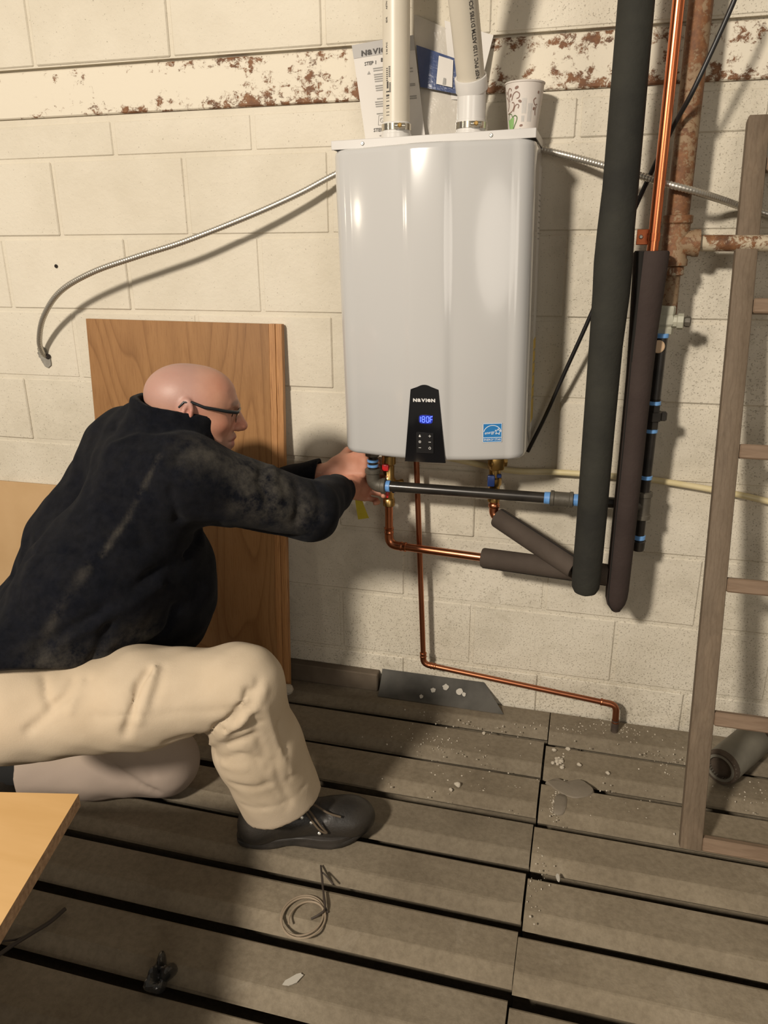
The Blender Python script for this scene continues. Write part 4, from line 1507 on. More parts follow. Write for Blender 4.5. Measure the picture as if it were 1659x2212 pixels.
# ------------------------------------------------------------------ hot and cold copper lines with foam sleeves
HVX, HVY = -0.4075, -0.085
BRX, BRY = 0.2085, -0.170
DKX, DKY = 0.130, -0.225
hv = thing('service_valve', (HVX, HVY, 0.64), 'brass service valve with red handles under the left of the heater', 'valve')
b = bmesh.new()
add_lathe(b, [(0.0125, 0), (0.0165, 0.003), (0.0165, 0.020), (0.0135, 0.024), (0.0150, 0.045), (0.0195, 0.050), (0.0195, 0.078), (0.0150, 0.084), (0.0150, 0.118), (0.0190, 0.122), (0.0190, 0.145), (0.0130, 0.148), (0.0130, 0.195)], (HVX, HVY, 0.632), (0, 0, 1), 18)
add_lathe(b, [(0.010, 0), (0.010, 0.030), (0.0115, 0.032), (0.0115, 0.040), (0.008, 0.041)], (HVX, HVY, 0.695), (0.85, 0.5, 0), 12)
bm_obj('valve_body', b, 'brass', hv, True, 40)
for zz, sc in ((0.748, 1.0), (0.672, 1.0)):
    b = bmesh.new()
    add_box(b, (HVX - 0.004, HVY - 0.020, zz), (0.019, 0.012, 0.019), 0.004, None, 2)
    add_lathe(b, [(0.006, 0), (0.006, 0.012)], (HVX, HVY - 0.005, zz), (0, -1, 0), 10)
    bm_obj('valve_handle', b, 'handle_red', hv, True, 40)
b = bmesh.new()
add_box(b, (HVX - 0.002, HVY - 0.0235, 0.686), (0.010, 0.004, 0.008), 0.001)
bm_obj('paper_flag', b, 'pvc_fitting', hv)
b = bmesh.new()
add_box(b, (HVX + 0.0145, HVY - 0.006, 0.680), (0.010, 0.012, 0.012), 0.003)
bm_obj('cap', b, 'handle_blue', hv)

hp = thing('hot_water_pipe', (HVX, HVY, 0.51), 'copper pipe elbowing right from the red handled valve into a taupe foam sleeve', 'pipe')
HZ = 0.5175
h_end = Vector((BRX - 0.024, BRY + 0.003, HZ + 0.008))
hc = Vector((HVX, HVY, HZ))
hd = (h_end - hc).normalized()
tube('upright_pipe', [(HVX, HVY, 0.64), (HVX, HVY, HZ + 0.03)], 0.0111, 'copper', hp, 18)
b = bmesh.new()
add_tube(b, elbow(hc + Vector((0, 0, 0.040)), hc, hc + hd * 0.040, 0.026, 10), 0.0126, 18)
for c, a in ((hc + Vector((0, 0, 0.040)), Vector((0, 0, 1))), (hc + hd * 0.040, hd)):
    add_lathe(b, [(0.0126, -0.006), (0.0138, -0.004), (0.0138, -0.001), (0.0126, 0.001), (0.0126, 0.006), (0.0138, 0.008), (0.0138, 0.011), (0.0115, 0.013)], c, a, 18)
bm_obj('elbow_fitting', b, 'copper', hp, True, 40)
tube('level_pipe', [hc + hd * 0.03, h_end - hd * 0.03], 0.0111, 'copper', hp, 18)


def sleeve(name, pts, radii, mat, parent=None, seg=26, slit=None, bore=0.012):
    """foam tube with an open bore at both ends and a dark slit along its length"""
    P = [Vector(p) for p in pts]
    b = bmesh.new()
    d0_, d1_ = (P[1] - P[0]).normalized(), (P[-1] - P[-2]).normalized()
    pp = [P[0] + d0_ * 0.012, P[0] + d0_ * 0.001, P[0], P[0] + d0_ * 0.004] + P[1:-1] + [P[-1] - d1_ * 0.004, P[-1], P[-1] - d1_ * 0.001, P[-1] - d1_ * 0.012]
    rr = [bore, bore, radii[0] * 0.93, radii[0]] + list(radii[1:-1]) + [radii[-1], radii[-1] * 0.93, bore, bore]
    fr = frames(P)
    Fm = [fr[0]] * 3 + [fr[0]] + fr[1:-1] + [fr[-1]] * 4
    rings = []
    for (p, r, q) in zip(pp, rr, Fm):
        _, t, n, bb = q
        rings.append([b.verts.new(p + n * (r * math.cos(2 * math.pi * k / seg)) + bb * (r * math.sin(2 * math.pi * k / seg))) for k in range(seg)])
    for a, c in zip(rings[:-1], rings[1:]):
        for k in range(seg):
            b.faces.new((a[k], a[(k + 1) % seg], c[(k + 1) % seg], c[k]))
    b.faces.new(list(reversed(rings[0])))
    b.faces.new(rings[-1])
    o = bm_obj(name, b, mat, parent, True, 50)
    if slit is not None:
        s = Vector(slit)
        q = []
        for (p, t, n, bb), r in zip(fr, radii):
            sd = (s - t * s.dot(t)).normalized()
            q.append(p + sd * (r + 0.0004))
        q[0] = q[0] + d0_ * 0.004
        q[-1] = q[-1] - d1_ * 0.004
        bm_ = bmesh.new()
        add_tube(bm_, q, 0.0016, 6)
        bm_obj('slit', bm_, 'foam_slit', o, True, 60)
    return o


s0 = hc + hd * (((-0.1403, -0.1180, 0.5144)[0] - hc.x) / hd.x)
o = sleeve('foam_sleeve', [s0, s0.lerp(h_end, 0.5), h_end], [0.0265, 0.027, 0.027], 'foam_taupe', None, 26, (0, -0.3, -1))
tag(o, 'taupe foam pipe sleeve lying level below the heater, on the copper pipe', 'pipe insulation')

cv = thing('service_valve', (-0.120, -0.10, 0.64), 'brass service valve with blue handle under the right of the heater', 'valve')
CVX, CVY = -0.1195, -0.100
b = bmesh.new()
add_lathe(b, [(0.0125, 0), (0.0160, 0.003), (0.0160, 0.022), (0.0135, 0.026), (0.0150, 0.045), (0.0190, 0.050), (0.0190, 0.066), (0.0150, 0.070), (0.0150, 0.098)], (CVX, CVY, 0.672), (0, 0, 1), 18)
add_box(b, (CVX + 0.002, CVY, 0.781), (0.036, 0.036, 0.040), 0.006, rotm(0, 0, 0.5), 2)
add_lathe(b, [(0.014, 0), (0.014, 0.018), (0.017, 0.020), (0.017, 0.028), (0.012, 0.030)], (CVX, CVY, 0.784), (0.9, 0.35, 0), 8)
add_lathe(b, [(0.013, 0), (0.013, 0.06)], (CVX, CVY, 0.776), (0, 0, 1), 14)
add_lathe(b, [(0.008, 0), (0.009, 0.004), (0.006, 0.006)], (CVX + 0.002 - 0.0085, CVY - 0.0155, 0.781), (-0.48, -0.88, 0), 14)
bm_obj('valve_body', b, 'brass', cv, True, 40)
b = bmesh.new()
add_box(b, (CVX - 0.006, CVY - 0.022, 0.737), (0.019, 0.012, 0.030), 0.003, rotm(0, 0, 0.15), 2)
add_lathe(b, [(0.006, 0), (0.006, 0.014)], (CVX - 0.002, CVY - 0.006, 0.740), (0, -1, 0), 10)
bm_obj('valve_handle', b, 'handle_blue', cv, True, 40)
b = bmesh.new()
add_box(b, (CVX + 0.013, CVY - 0.010, 0.748), (0.012, 0.010, 0.010), 0.002, rotm(0, 0, 0.15))
bm_obj('cap', b, 'handle_blue', cv)

cpz = 0.637
cc = Vector((-0.1175, -0.100, cpz))
c_end = Vector((DKX - 0.030, DKY + 0.016, 0.553))
cd = (c_end - cc).normalized()
cw = thing('cold_water_pipe', (cc.x, cc.y, 0.62), 'short copper stub with crimped joint under the blue handled valve', 'pipe')
tube('upright_pipe', [(cc.x, cc.y, 0.69), cc + Vector((0, 0, 0.012))], 0.0111, 'copper', cw, 18)
b = bmesh.new()
add_tube(b, elbow(cc + Vector((0, 0, 0.032)), cc, cc + cd * 0.035, 0.02, 8), 0.0126, 18)
add_lathe(b, [(0.0126, -0.010), (0.0150, -0.007), (0.0150, 0.0), (0.0126, 0.003), (0.0135, 0.006), (0.0115, 0.010)], cc + Vector((0, 0, 0.030)), (0, 0, 1), 18)
bm_obj('elbow_fitting', b, 'copper', cw, True, 40)
tube('slanting_pipe', [cc + cd * 0.02, c_end - cd * 0.03], 0.0105, 'copper', cw, 14)
o = sleeve('foam_sleeve', [cc + cd * 0.012, cc.lerp(c_end, 0.5), c_end], [0.027, 0.0275, 0.0275], 'foam_taupe', None, 26, (0.35, -0.25, 1))
tag(o, 'taupe foam pipe sleeve slanting down to the foot of the dark grey insulated pipe', 'pipe insulation')

dk = [(DKX - 0.004, DKY, 2.35), (DKX - 0.0035, DKY, 1.75), (DKX - 0.002, DKY, 1.42), (DKX - 0.0035, DKY, 1.34), (DKX - 0.003, DKY, 1.275), (DKX - 0.0015, DKY, 1.21), (DKX - 0.003, DKY, 1.10), (DKX - 0.002, DKY, 0.90), (DKX, DKY, 0.70), (DKX, DKY, 0.535), (DKX, DKY, 0.512), (DKX, DKY, 0.500), (DKX, DKY, 0.494)]
o = sleeve('foam_sleeve', dk, [0.0345, 0.0350, 0.0365, 0.0385, 0.0405, 0.0395, 0.0365, 0.0355, 0.0350, 0.0348, 0.0330, 0.0270, 0.0170], 'foam_grey', None, 30, (0.9, 0.5, 0))
tag(o, 'thick dark grey foam insulated pipe standing in front of the wall right of the heater', 'pipe insulation')

br = [(BRX - 0.002, BRY, 1.297), (BRX - 0.002, BRY, 1.22), (BRX - 0.002, BRY, 1.13), (BRX - 0.001, BRY, 1.03), (BRX, BRY, 0.85), (BRX, BRY, 0.62), (BRX, BRY, 0.49), (BRX, BRY, 0.468), (BRX + 0.001, BRY, 0.450), (BRX + 0.003, BRY, 0.436), (BRX + 0.004, BRY, 0.430)]
o = sleeve('foam_sleeve', br, [0.0375, 0.0350, 0.0312, 0.0290, 0.0285, 0.0285, 0.0282, 0.0270, 0.0225, 0.0140, 0.0105], 'foam_brown', None, 28, (-0.80, -0.75, 0), 0.010)
tag(o, 'brown foam insulated pipe with flared split top around the bright copper riser', 'pipe insulation')
b = bmesh.new()
pts = [(BRX - 0.0265, BRY - 0.0265, 1.2965), (BRX - 0.0215, BRY - 0.0225, 1.20), (BRX - 0.0205, BRY - 0.0205, 1.06)]
add_tube(b, pts, [0.0095, 0.0065, 0.002], 8)
bm_obj('split_gap', b, 'foam_slit', o, True, 60)

cr = thing('copper_riser', (BRX, BRY, 1.24), 'bright shiny copper pipe rising out of the brown foam sleeve', 'pipe')
tube('pipe', [(BRX - 0.001, BRY, 2.35), (BRX - 0.001, BRY, 1.24)], 0.0118, 'copper_new', cr, 26)
b = bmesh.new()
add_box(b, (BRX - 0.024, BRY + 0.012, 1.3250), (0.024, 0.0025, 0.032), 0.001)
add_lathe(b, [(0.0120, -0.008), (0.0132, -0.008), (0.0132, 0.008), (0.0120, 0.008)], (BRX - 0.001, BRY, 1.3250), (0, 0, 1), 22)
add_tube(b, [(BRX - 0.012, BRY + 0.012, 1.316), (BRX - 0.012, -0.002, 1.316)], 0.004, 10)
strap = bm_obj('pipe_strap', b, 'copper_new', cr, True, 30)
lathe('strap_screw', [(0.0045, 0), (0.0045, 0.0015), (0.003, 0.0030)], (BRX - 0.0265, BRY + 0.0105, 1.3255), (0, -1, 0), 'zinc', cr, 14)

# yellow tag hanging below the heater
yt = thing('yellow_tag', (-0.45, -0.062, 0.63), 'narrow yellow printed strip hanging behind the hand under the heater', 'tag')
P_ = [Vector((-0.5149, -0.0600, 0.6606)), Vector((-0.5000, -0.0600, 0.6618)), Vector((-0.4709, -0.0660, 0.5850)), Vector((-0.5024, -0.0660, 0.5780))]
strip = sheet('strip', P_, 3, 6, lambda u, v: -0.004 * math.sin(3 * v), 'tag_yellow', yt, 0.0012)
tube('tag_cord', [(P_[0] + P_[1]) / 2, (P_[0].x + 0.008, -0.060, HZ0 + 0.004)], 0.0012, 'tag_yellow', yt, 6)

# ------------------------------------------------------------------ ladder leaning on the wall at the right edge
ld = thing('wooden_ladder', (0.61, -0.48, 0), 'weathered wooden ladder leaning on the wall at the right edge', 'ladder')
la = math.atan2(0.474, 1.585)
LB = Vector((0.405, -0.486, 0.0))
ldir = Vector((0, math.sin(la), math.cos(la)))


def along(s, x):
    return Vector((x, LB.y, 0.006)) + ldir * s


LL = 1.645
for x in (0.4065, 0.4065 + 0.46):
    b = bmesh.new()
    t = bmesh.new()
    add_box(t, (0, 0, LL / 2), (0.048, 0.026, LL), 0.004, None, 2)
    for v in t.verts:                     # rounded rail head
        if v.co.z > LL - 0.02:
            v.co.z -= 0.018 * (abs(v.co.x) / 0.024) ** 2
            v.co.x *= 0.94
    merge(b, t, Matrix.Translation((x, LB.y, 0.006)) @ Matrix.Rotation(-la, 4, 'X'))
    bm_obj('rail', b, 'old_ladder_wood', ld, True, 30)
for s in (0.016, 0.307, 0.611, 0.909, 1.226, 1.530):
    p = along(s, 0.4065 + 0.23)
    b = bmesh.new()
    t = bmesh.new()
    add_box(t, (0, 0, 0), (0.46 - 0.048, 0.022, 0.032), 0.003, None, 1)
    merge(b, t, Matrix.Translation(p) @ Matrix.Rotation(-la, 4, 'X'))
    bm_obj('rung', b, 'rung_wood', ld, True, 30)

# ------------------------------------------------------------------ small things on the floor
b = bmesh.new()
add_lathe(b, [(0.030, 0.090), (0.030, 0.0), (0.043, 0.0), (0.045, 0.006), (0.045, 0.19), (0.043, 0.196), (0.028, 0.196), (0.028, 0.120)], (0.500, -0.225, 0.0455), (0.098, 0.140, 0), 28)
cp_ = tag(bm_obj('pipe_offcut', b, 'grey_pipe', None, True, 40), 'short thick grey pipe offcut lying on the floor behind the ladder', 'pipe offcut')
b = bmesh.new()
dd = Vector((0.098, 0.140, 0)).normalized()
add_lathe(b, [(0.0300, 0.012), (0.0300, 0.002), (0.0425, -0.0015), (0.0455, 0.006), (0.0460, 0.012), (0.0451, 0.016)], (0.500, -0.225, 0.0455), dd, 26)
bm_obj('muddy_rim', b, 'pipe_mud', cp_, True, 60)
b = bmesh.new()
add_lathe(b, [(0.0451, -0.016), (0.0462, -0.010), (0.0455, -0.002), (0.0300, 0.0015)], Vector((0.500, -0.225, 0.0455)) + dd * 0.196, dd, 26)
bm_obj('muddy_rim', b, 'pipe_mud', cp_, True, 60)


def rock(name, c, s, mat, seed, sub=2):
    r = np.random.default_rng(seed)
    b = bmesh.new()
    bmesh.ops.create_icosphere(b, subdivisions=sub, radius=1.0)
    dirs = r.normal(size=(7, 3))
    dirs /= np.linalg.norm(dirs, axis=1)[:, None]
    lim = r.uniform(0.55, 0.9, 7)
    for v in b.verts:
        for d, l in zip(dirs, lim):
            q = v.co.dot(Vector(d))
            if q > l:
                v.co -= Vector(d) * (q - l)
        v.co = Vector((v.co.x * s[0], v.co.y * s[1], v.co.z * s[2]))
    zmin = min(v.co.z for v in b.verts)
    for v in b.verts:
        v.co += Vector((c[0], c[1], c[2] - zmin))
    return bm_obj(name, b, mat)


G1 = 'concrete chips on the slats'
chips = [((988,1697), 0.010, 'larger pale concrete chip on the slats in the middle of the floor', None),
         ((976,1707), 0.006, 'small concrete chip lying against the larger chip in the middle of the floor', None),
         ((1312,1671), 0.007, 'single pale chip on the slats between the drain pipe end and the ladder', None),
         ((1251,1652), 0.007, 'greyish chip on the slats just right of the gravel heap', None),
         ((1226,1619), 0.007, 'flat pale chip at the upper right of the gravel heap', None),
         ((1045,1585), 0.006, 'small chip on the first slats below the grey gutter offcut', None)]
for k, (p, s, lab, g) in enumerate(chips):
    c = {0: (-0.1450, -0.4077, 0.0000), 1: (-0.1580, -0.4291, 0.0000), 2: (0.2268, -0.2633, 0.0000), 3: (0.1546, -0.2472, 0.0000), 4: (0.1224, -0.1866, 0.0000), 5: (-0.1100, -0.1709, 0.0000)}[k]
    o = rock('concrete_chip', (c[0], c[1], 0.0012), (s, s * 0.8, s * 0.8), 'gravel', 20 + k)
    tag(o, lab, 'chip')
cl = (0.0803, -0.2344, 0.0000)
heap = []
for k in range(16):
    heap.append((cl[0] + 0.006 + 0.028 * rng.random(), cl[1] - 0.040 + 0.085 * rng.random(), 0.0035 + 0.0055 * rng.random()))
for k, (x, y, s) in enumerate(heap):
    o = rock('gravel_stone', (x, y, 0.0008), (s, s * 0.85, s * 0.75), 'gravel', 60 + k, 1)
    tag(o, 'pale gravel stone in the little heap beside the slat joint', 'gravel', 'gravel stones heaped at the slat joint')
c = (-0.7248, -0.1172, 0.0000)
tag(rock('concrete_lump', (c[0] - 0.005, c[1], 0.001), (0.024, 0.020, 0.020), 'gravel', 91), 'crumbly concrete lump at the foot of the oak panel, right of the knee', 'rubble')

# crumbs nobody could count
b = bmesh.new()
spots = [(1345, 1575, 60, 0.10, 0.05), (1200, 1735, 90, 0.012, 0.055), (1060, 1560, 50, 0.25, 0.05), (930, 1600, 60, 0.16, 0.05), (1450, 1640, 60, 0.14, 0.07), (1000, 1690, 50, 0.25, 0.12), (1300, 1720, 50, 0.2, 0.1), (1620, 1720, 40, 0.1, 0.1), (1130, 1530, 30, 0.1, 0.02), (1180, 1900, 30, 0.02, 0.12)]
base = {0: (0.2710, -0.0459, 0.0000), 1: (0.0990, -0.4066, 0.0000), 2: (-0.0958, -0.1287, 0.0000), 3: (-0.2484, -0.2460, 0.0000), 4: (0.3937, -0.1537, 0.0000), 5: (-0.1341, -0.3865, 0.0000), 6: (0.2125, -0.3512, 0.0000), 7: (0.5720, -0.2583, 0.0000), 8: (0.1045, -0.0887, 0.0000), 9: (0.0796, -0.6610, 0.0000)}
for k, (_, _, n, sx, sy) in enumerate(spots):
    bx, by = base[k][0], base[k][1]
    for i in range(n):
        s = 0.0010 + 0.0018 * rng.random() ** 2
        x, y = bx + rng.normal(0, sx * 0.5), min(-0.006, by + rng.normal(0, sy * 0.5))
        t = bmesh.new()
        bmesh.ops.create_icosphere(t, subdivisions=1, radius=s)
        for v in t.verts:
            v.co *= 0.75 + 0.5 * rng.random()
        merge(b, t, Matrix.Translation((x, y, 0.0006 + s * 0.4)))
tag(bm_obj('gravel_crumbs', b, 'gravel'), 'scattered tiny crumbs of concrete on the slats along the wall', 'grit', kind='stuff')

# dried mud flake bridging the slat gap
def flake(ol, z0, zt, name, seed):
    r = np.random.default_rng(seed)
    b = bmesh.new()
    P = catmull([(x, y, 0) for x, y in ol] + [(ol[0][0], ol[0][1], 0)], 4)[:-1]
    cx = sum(p.x for p in P) / len(P)
    cy = sum(p.y for p in P) / len(P)
    rings = []
    for f, z in ((1.0, z0), (0.985, z0 + (zt - z0) * 0.6), (0.94, zt), (0.6, zt + 0.0015), (0.25, zt + 0.002)):
        rings.append([b.verts.new((cx + (p.x - cx) * f, cy + (p.y - cy) * f, z + (r.normal(0, 0.0004) if f < 1 else 0))) for p in P])
    n = len(P)
    for a, c in zip(rings[:-1], rings[1:]):
        for k in range(n):
            b.faces.new((a[k], a[(k + 1) % n], c[(k + 1) % n], c[k]))
    b.faces.new(rings[-1])
    b.faces.new(list(reversed(rings[0])))
    bmesh.ops.recalc_face_normals(b, faces=b.faces[:])
    return bm_obj(name, b, 'mud', None, True, 50)


ol = [(0.0718, -0.3334, 0.0000)[:2], (0.0966, -0.3139, 0.0000)[:2], (0.1226, -0.3202, 0.0000)[:2], (0.1548, -0.3045, 0.0000)[:2], (0.1759, -0.3139, 0.0000)[:2], (0.1944, -0.3381, 0.0000)[:2], (0.1788, -0.3634, 0.0000)[:2], (0.1431, -0.3796, 0.0000)[:2], (0.1049, -0.3648, 0.0000)[:2]]
tag(flake(ol, -0.004, 0.005, 'mud_flake', 4), 'flat dried mud flake bridging the slat gap right of the joint', 'mud')
ol = [(0.0971, -0.4122, 0.0000)[:2], (0.1020, -0.3762, 0.0000)[:2], (0.1271, -0.3768, 0.0000)[:2], (0.1249, -0.4353, 0.0000)[:2], (0.0989, -0.4454, 0.0000)[:2]]
tag(flake(ol, -0.001, 0.004, 'mud_flake', 5), 'small dried mud flake on the slat just below the larger flake', 'mud')

# coil of tan wire with dark ends
cx, cy, cz = (-0.3853, -0.8943, 0.0000)
coil = thing('wire_coil', (cx, cy, 0), 'loosely coiled tan wire lying across a slat gap in the foreground', 'wire')
pts = []
for k in range(56):
    a = 2 * math.pi * k / 22 + 0.6
    R = 0.046 + 0.005 * math.sin(a * 0.7 + 1) - 0.0001 * k
    pts.append((cx + R * math.cos(a) * 0.98 + 0.0003 * k - 0.004, cy + 0.004 + R * math.sin(a) * 1.12, 0.004 + 0.0025 * abs(math.sin(a * 0.5)) + 0.00006 * k))
tube('coil_strand', catmull(pts, 2), 0.0022, 'wire_tan', coil, 7)
tube('dark_strand', catmull([(-0.3667, -0.8893, 0.0060), (-0.3519, -0.8793, 0.0120), (-0.3458, -0.8617, 0.0140), (-0.3692, -0.8095, 0.0120), (-0.3954, -0.7477, 0.0040)], 6), 0.0022, 'wire_dark', coil, 7)
tube('dark_strand', catmull([(-0.3384, -0.8665, 0.0060), (-0.3530, -0.8469, 0.0120), (-0.3755, -0.7915, 0.0120), (-0.3823, -0.7722, 0.0110), (-0.3517, -0.7903, 0.0040)], 6), 0.0018, 'wire_dark', coil, 7)

tag(tube('wire_offcut', catmull([(-0.8739, -0.9949, 0.0060), (-0.8825, -1.0294, 0.0060), (-0.8982, -1.0589, 0.0060), (-0.9179, -1.0953, 0.0060), (-0.9361, -1.1375, 0.0060)], 5), 0.0042, 'wire_dark', None, 8), 'thick dark cable offcut on the slats at the lower left', 'wire')
tag(tube('wire_offcut', catmull([(-0.9035, -1.0596, 0.0040), (-0.9187, -1.0813, 0.0050), (-0.9509, -1.0953, 0.0050), (-0.9901, -1.1012, 0.0040)], 5), 0.0022, 'wire_dark', None, 7), 'thin dark wire crossing beside the cable offcut at the lower left', 'wire')

# torn black plastic stuck in a slat gap
r = np.random.default_rng(11)
b = bmesh.new()
bmesh.ops.create_icosphere(b, subdivisions=4, radius=1.0)
px_, py_, _ = (-0.5961, -1.0876, 0.0000)
for v in b.verts:
    a = math.atan2(v.co.y, v.co.x)
    q = 1 + 0.26 * math.sin(3 * a + 2 * v.co.z) + 0.14 * math.sin(5 * v.co.x + 4) + 0.10 * math.sin(7 * v.co.y + 4 * v.co.z)
    v.co = Vector((v.co.x * 0.020 * q, v.co.y * 0.032 * q, (v.co.z + 0.35) * 0.024 * q))
    v.co += Vector((px_, py_, 0.004))
tag(bm_obj('black_plastic_scrap', b, 'bin_plastic'), 'crumpled shiny black plastic scrap stuck in a slat gap at the bottom', 'plastic scrap')

# pale splashes on the slats
for (c, a, q, rot) in (((-0.3547, -1.0247, 0.0000), 0.020, 0.008, 0.9), ((0.1186, -0.6468, 0.0000), 0.004, 0.010, 0.2)):
    b = bmesh.new()
    ol = [(a * (1 + rng.normal(0, .12)) * math.cos(2 * math.pi * k / 14), q * (1 + rng.normal(0, .12)) * math.sin(2 * math.pi * k / 14)) for k in range(14)]
    prism(b, ol, 0.0015, Matrix.Translation((c[0], c[1], 0.0022)) @ Matrix.Rotation(rot, 4, 'Z'))
    bm_obj('splash', b, 'splash_white', floor)

# ------------------------------------------------------------------ implicit surfaces for the man
class Vol:
    def __init__(self, lo, hi, h):
        self.lo = np.array(lo, dtype=np.float32)
        self.h = h
        self.n = np.ceil((np.array(hi) - self.lo) / h).astype(int) + 1
        self.f = np.full(self.n, 9.0, dtype=np.float32)

    def sub(self, lo, hi, pad):
        a = np.clip(np.floor((np.array(lo) - pad - self.lo) / self.h).astype(int), 0, self.n)
        b = np.clip(np.ceil((np.array(hi) + pad - self.lo) / self.h).astype(int) + 1, 0, self.n)
        sl = tuple(slice(i, j) for i, j in zip(a, b))
        ax = [self.lo[i] + self.h * np.arange(a[i], b[i], dtype=np.float32) for i in range(3)]
        return sl, ax[0][:, None, None], ax[1][None, :, None], ax[2][None, None, :]

    def put(self, sl, d, k, op):
        cur = self.f[sl]
        if op == 'add':
            if k > 0:
                hh = np.clip(0.5 + 0.5 * (cur - d) / k, 0, 1)
                self.f[sl] = cur * (1 - hh) + d * hh - k * hh * (1 - hh)
            else:
                self.f[sl] = np.minimum(cur, d)
        elif op == 'cut':
            d = -d
            if k > 0:
                hh = np.clip(0.5 - 0.5 * (cur - d) / k, 0, 1)
                self.f[sl] = cur * (1 - hh) + d * hh + k * hh * (1 - hh)
            else:
                self.f[sl] = np.maximum(cur, d)

    def cap(self, a, b, ra, rb, k=0.02, op='add'):
        a, b = np.array(a, dtype=np.float32), np.array(b, dtype=np.float32)
        R = max(ra, rb)
        sl, x, y, z = self.sub(np.minimum(a, b), np.maximum(a, b), R + k + 3 * self.h)
        ba = b - a
        L2 = float(ba @ ba) + 1e-12
        t = np.clip(((x - a[0]) * ba[0] + (y - a[1]) * ba[1] + (z - a[2]) * ba[2]) / L2, 0, 1)
        d = np.sqrt((x - a[0] - t * ba[0]) ** 2 + (y - a[1] - t * ba[1]) ** 2 + (z - a[2] - t * ba[2]) ** 2) - (ra + (rb - ra) * t)
        self.put(sl, d, k, op)

    def ell(self, c, r, k=0.02, op='add', M=None):
        c = np.array(c, dtype=np.float32)
        R = max(r)
        sl, x, y, z = self.sub(c, c, R + k + 3 * self.h)
        x, y, z = x - c[0], y - c[1], z - c[2]
        if M is not None:
            M = np.array(M, dtype=np.float32)      # rows = local axes in world
            x, y, z = (M[0][0] * x + M[0][1] * y + M[0][2] * z, M[1][0] * x + M[1][1] * y + M[1][2] * z, M[2][0] * x + M[2][1] * y + M[2][2] * z)
        k0 = np.sqrt((x / r[0]) ** 2 + (y / r[1]) ** 2 + (z / r[2]) ** 2)
        k1 = np.sqrt((x / r[0] ** 2) ** 2 + (y / r[1] ** 2) ** 2 + (z / r[2] ** 2) ** 2) + 1e-9
        self.put(sl, k0 * (k0 - 1) / k1, k, op)

    def crease(self, pts, w, depth):
        """press (depth > 0) or raise (depth < 0) a soft fold along a polyline"""
        P = [np.array(p, dtype=np.float32) for p in pts]
        lo, hi = np.min(P, 0), np.max(P, 0)
        sl, x, y, z = self.sub(lo, hi, 3 * w)
        best = None
        for i in range(len(P) - 1):
            a, b = P[i], P[i + 1]
            ba = b - a
            t = np.clip(((x - a[0]) * ba[0] + (y - a[1]) * ba[1] + (z - a[2]) * ba[2]) / (float(ba @ ba) + 1e-12), 0, 1)
            d = (x - a[0] - t * ba[0]) ** 2 + (y - a[1] - t * ba[1]) ** 2 + (z - a[2] - t * ba[2]) ** 2
            best = d if best is None else np.minimum(best, d)
        self.f[sl] = self.f[sl] + depth * np.exp(-best / (w * w))

    def plane(self, p, n, k=0.0, lo=None, hi=None):
        """cut away the side n points to"""
        p, n = np.array(p, dtype=np.float32), np.array(n, dtype=np.float32)
        n = n / np.linalg.norm(n)
        lo = self.lo if lo is None else np.array(lo)
        hi = self.lo + self.h * (self.n - 1) if hi is None else np.array(hi)
        sl, x, y, z = self.sub(lo, hi, 0)
        d = -((x - p[0]) * n[0] + (y - p[1]) * n[1] + (z - p[2]) * n[2])
        self.put(sl, d, k, 'cut')

    def mesh(self):
        f = self.f
        s = f < 0
        acc = s[:-1, :-1, :-1].astype(np.int8)
        corners = [(i, j, k) for i in (0, 1) for j in (0, 1) for k in (0, 1)]
        tot = np.zeros(tuple(self.n - 1), dtype=np.int8)
        for i, j, k in corners:
            tot += s[i:self.n[0] - 1 + i, j:self.n[1] - 1 + j, k:self.n[2] - 1 + k]
        cells = np.argwhere((tot > 0) & (tot < 8))
        idx = np.full(tuple(self.n - 1), -1, dtype=np.int64)
        idx[tuple(cells.T)] = np.arange(len(cells))
        val = {c: f[cells[:, 0] + c[0], cells[:, 1] + c[1], cells[:, 2] + c[2]] for c in corners}
        P = np.zeros((len(cells), 3))
        cnt = np.zeros(len(cells))
        for c in corners:
            for axn in range(3):
                if c[axn] == 0:
                    e = list(c)
                    e[axn] = 1
                    a, b = val[c], val[tuple(e)]
                    m = (a < 0) != (b < 0)
                    t = np.where(m, a / np.where(m, a - b, 1), 0)
                    pt = np.tile(np.array(c, dtype=float), (len(cells), 1))
                    pt[:, axn] += t
                    P += pt * m[:, None]
                    cnt += m
        P = (P / cnt[:, None] + cells) * self.h + self.lo
        faces = []
        for axn in range(3):
            o1, o2 = [(1, 2), (2, 0), (0, 1)][axn]
            sh = [slice(1, -1)] * 3
            sh[axn] = slice(0, -1)
            a = s[tuple(sh)]
            sh2 = list(sh)
            sh2[axn] = slice(1, None)
            b = s[tuple(sh2)]
            E = np.argwhere(a != b)
            if not len(E):
                continue
            off = np.ones(3, dtype=int)
            off[axn] = 0
            E = E + off
            inside_first = s[tuple(E.T)]

            def ci(d1, d2):
                q = E.copy()
                q[:, o1] += d1
                q[:, o2] += d2
                return idx[tuple(q.T)]
            quad = np.stack([ci(-1, -1), ci(0, -1), ci(0, 0), ci(-1, 0)], 1)
            quad[~inside_first] = quad[~inside_first][:, ::-1]
            faces.append(quad)
        F = np.concatenate(faces)
        F = F[(F >= 0).all(1)]
        return P, F


def relax(P, F, n=2, lam=0.5):
    for _ in range(n):
        acc = np.zeros_like(P)
        cnt = np.zeros(len(P))
        for i in range(4):
            for j in (1, 3):
                np.add.at(acc, F[:, i], P[F[:, (i + j) % 4]])
                np.add.at(cnt, F[:, i], 1)
        P = P + lam * (acc / np.maximum(cnt, 1)[:, None] - P)
    return P


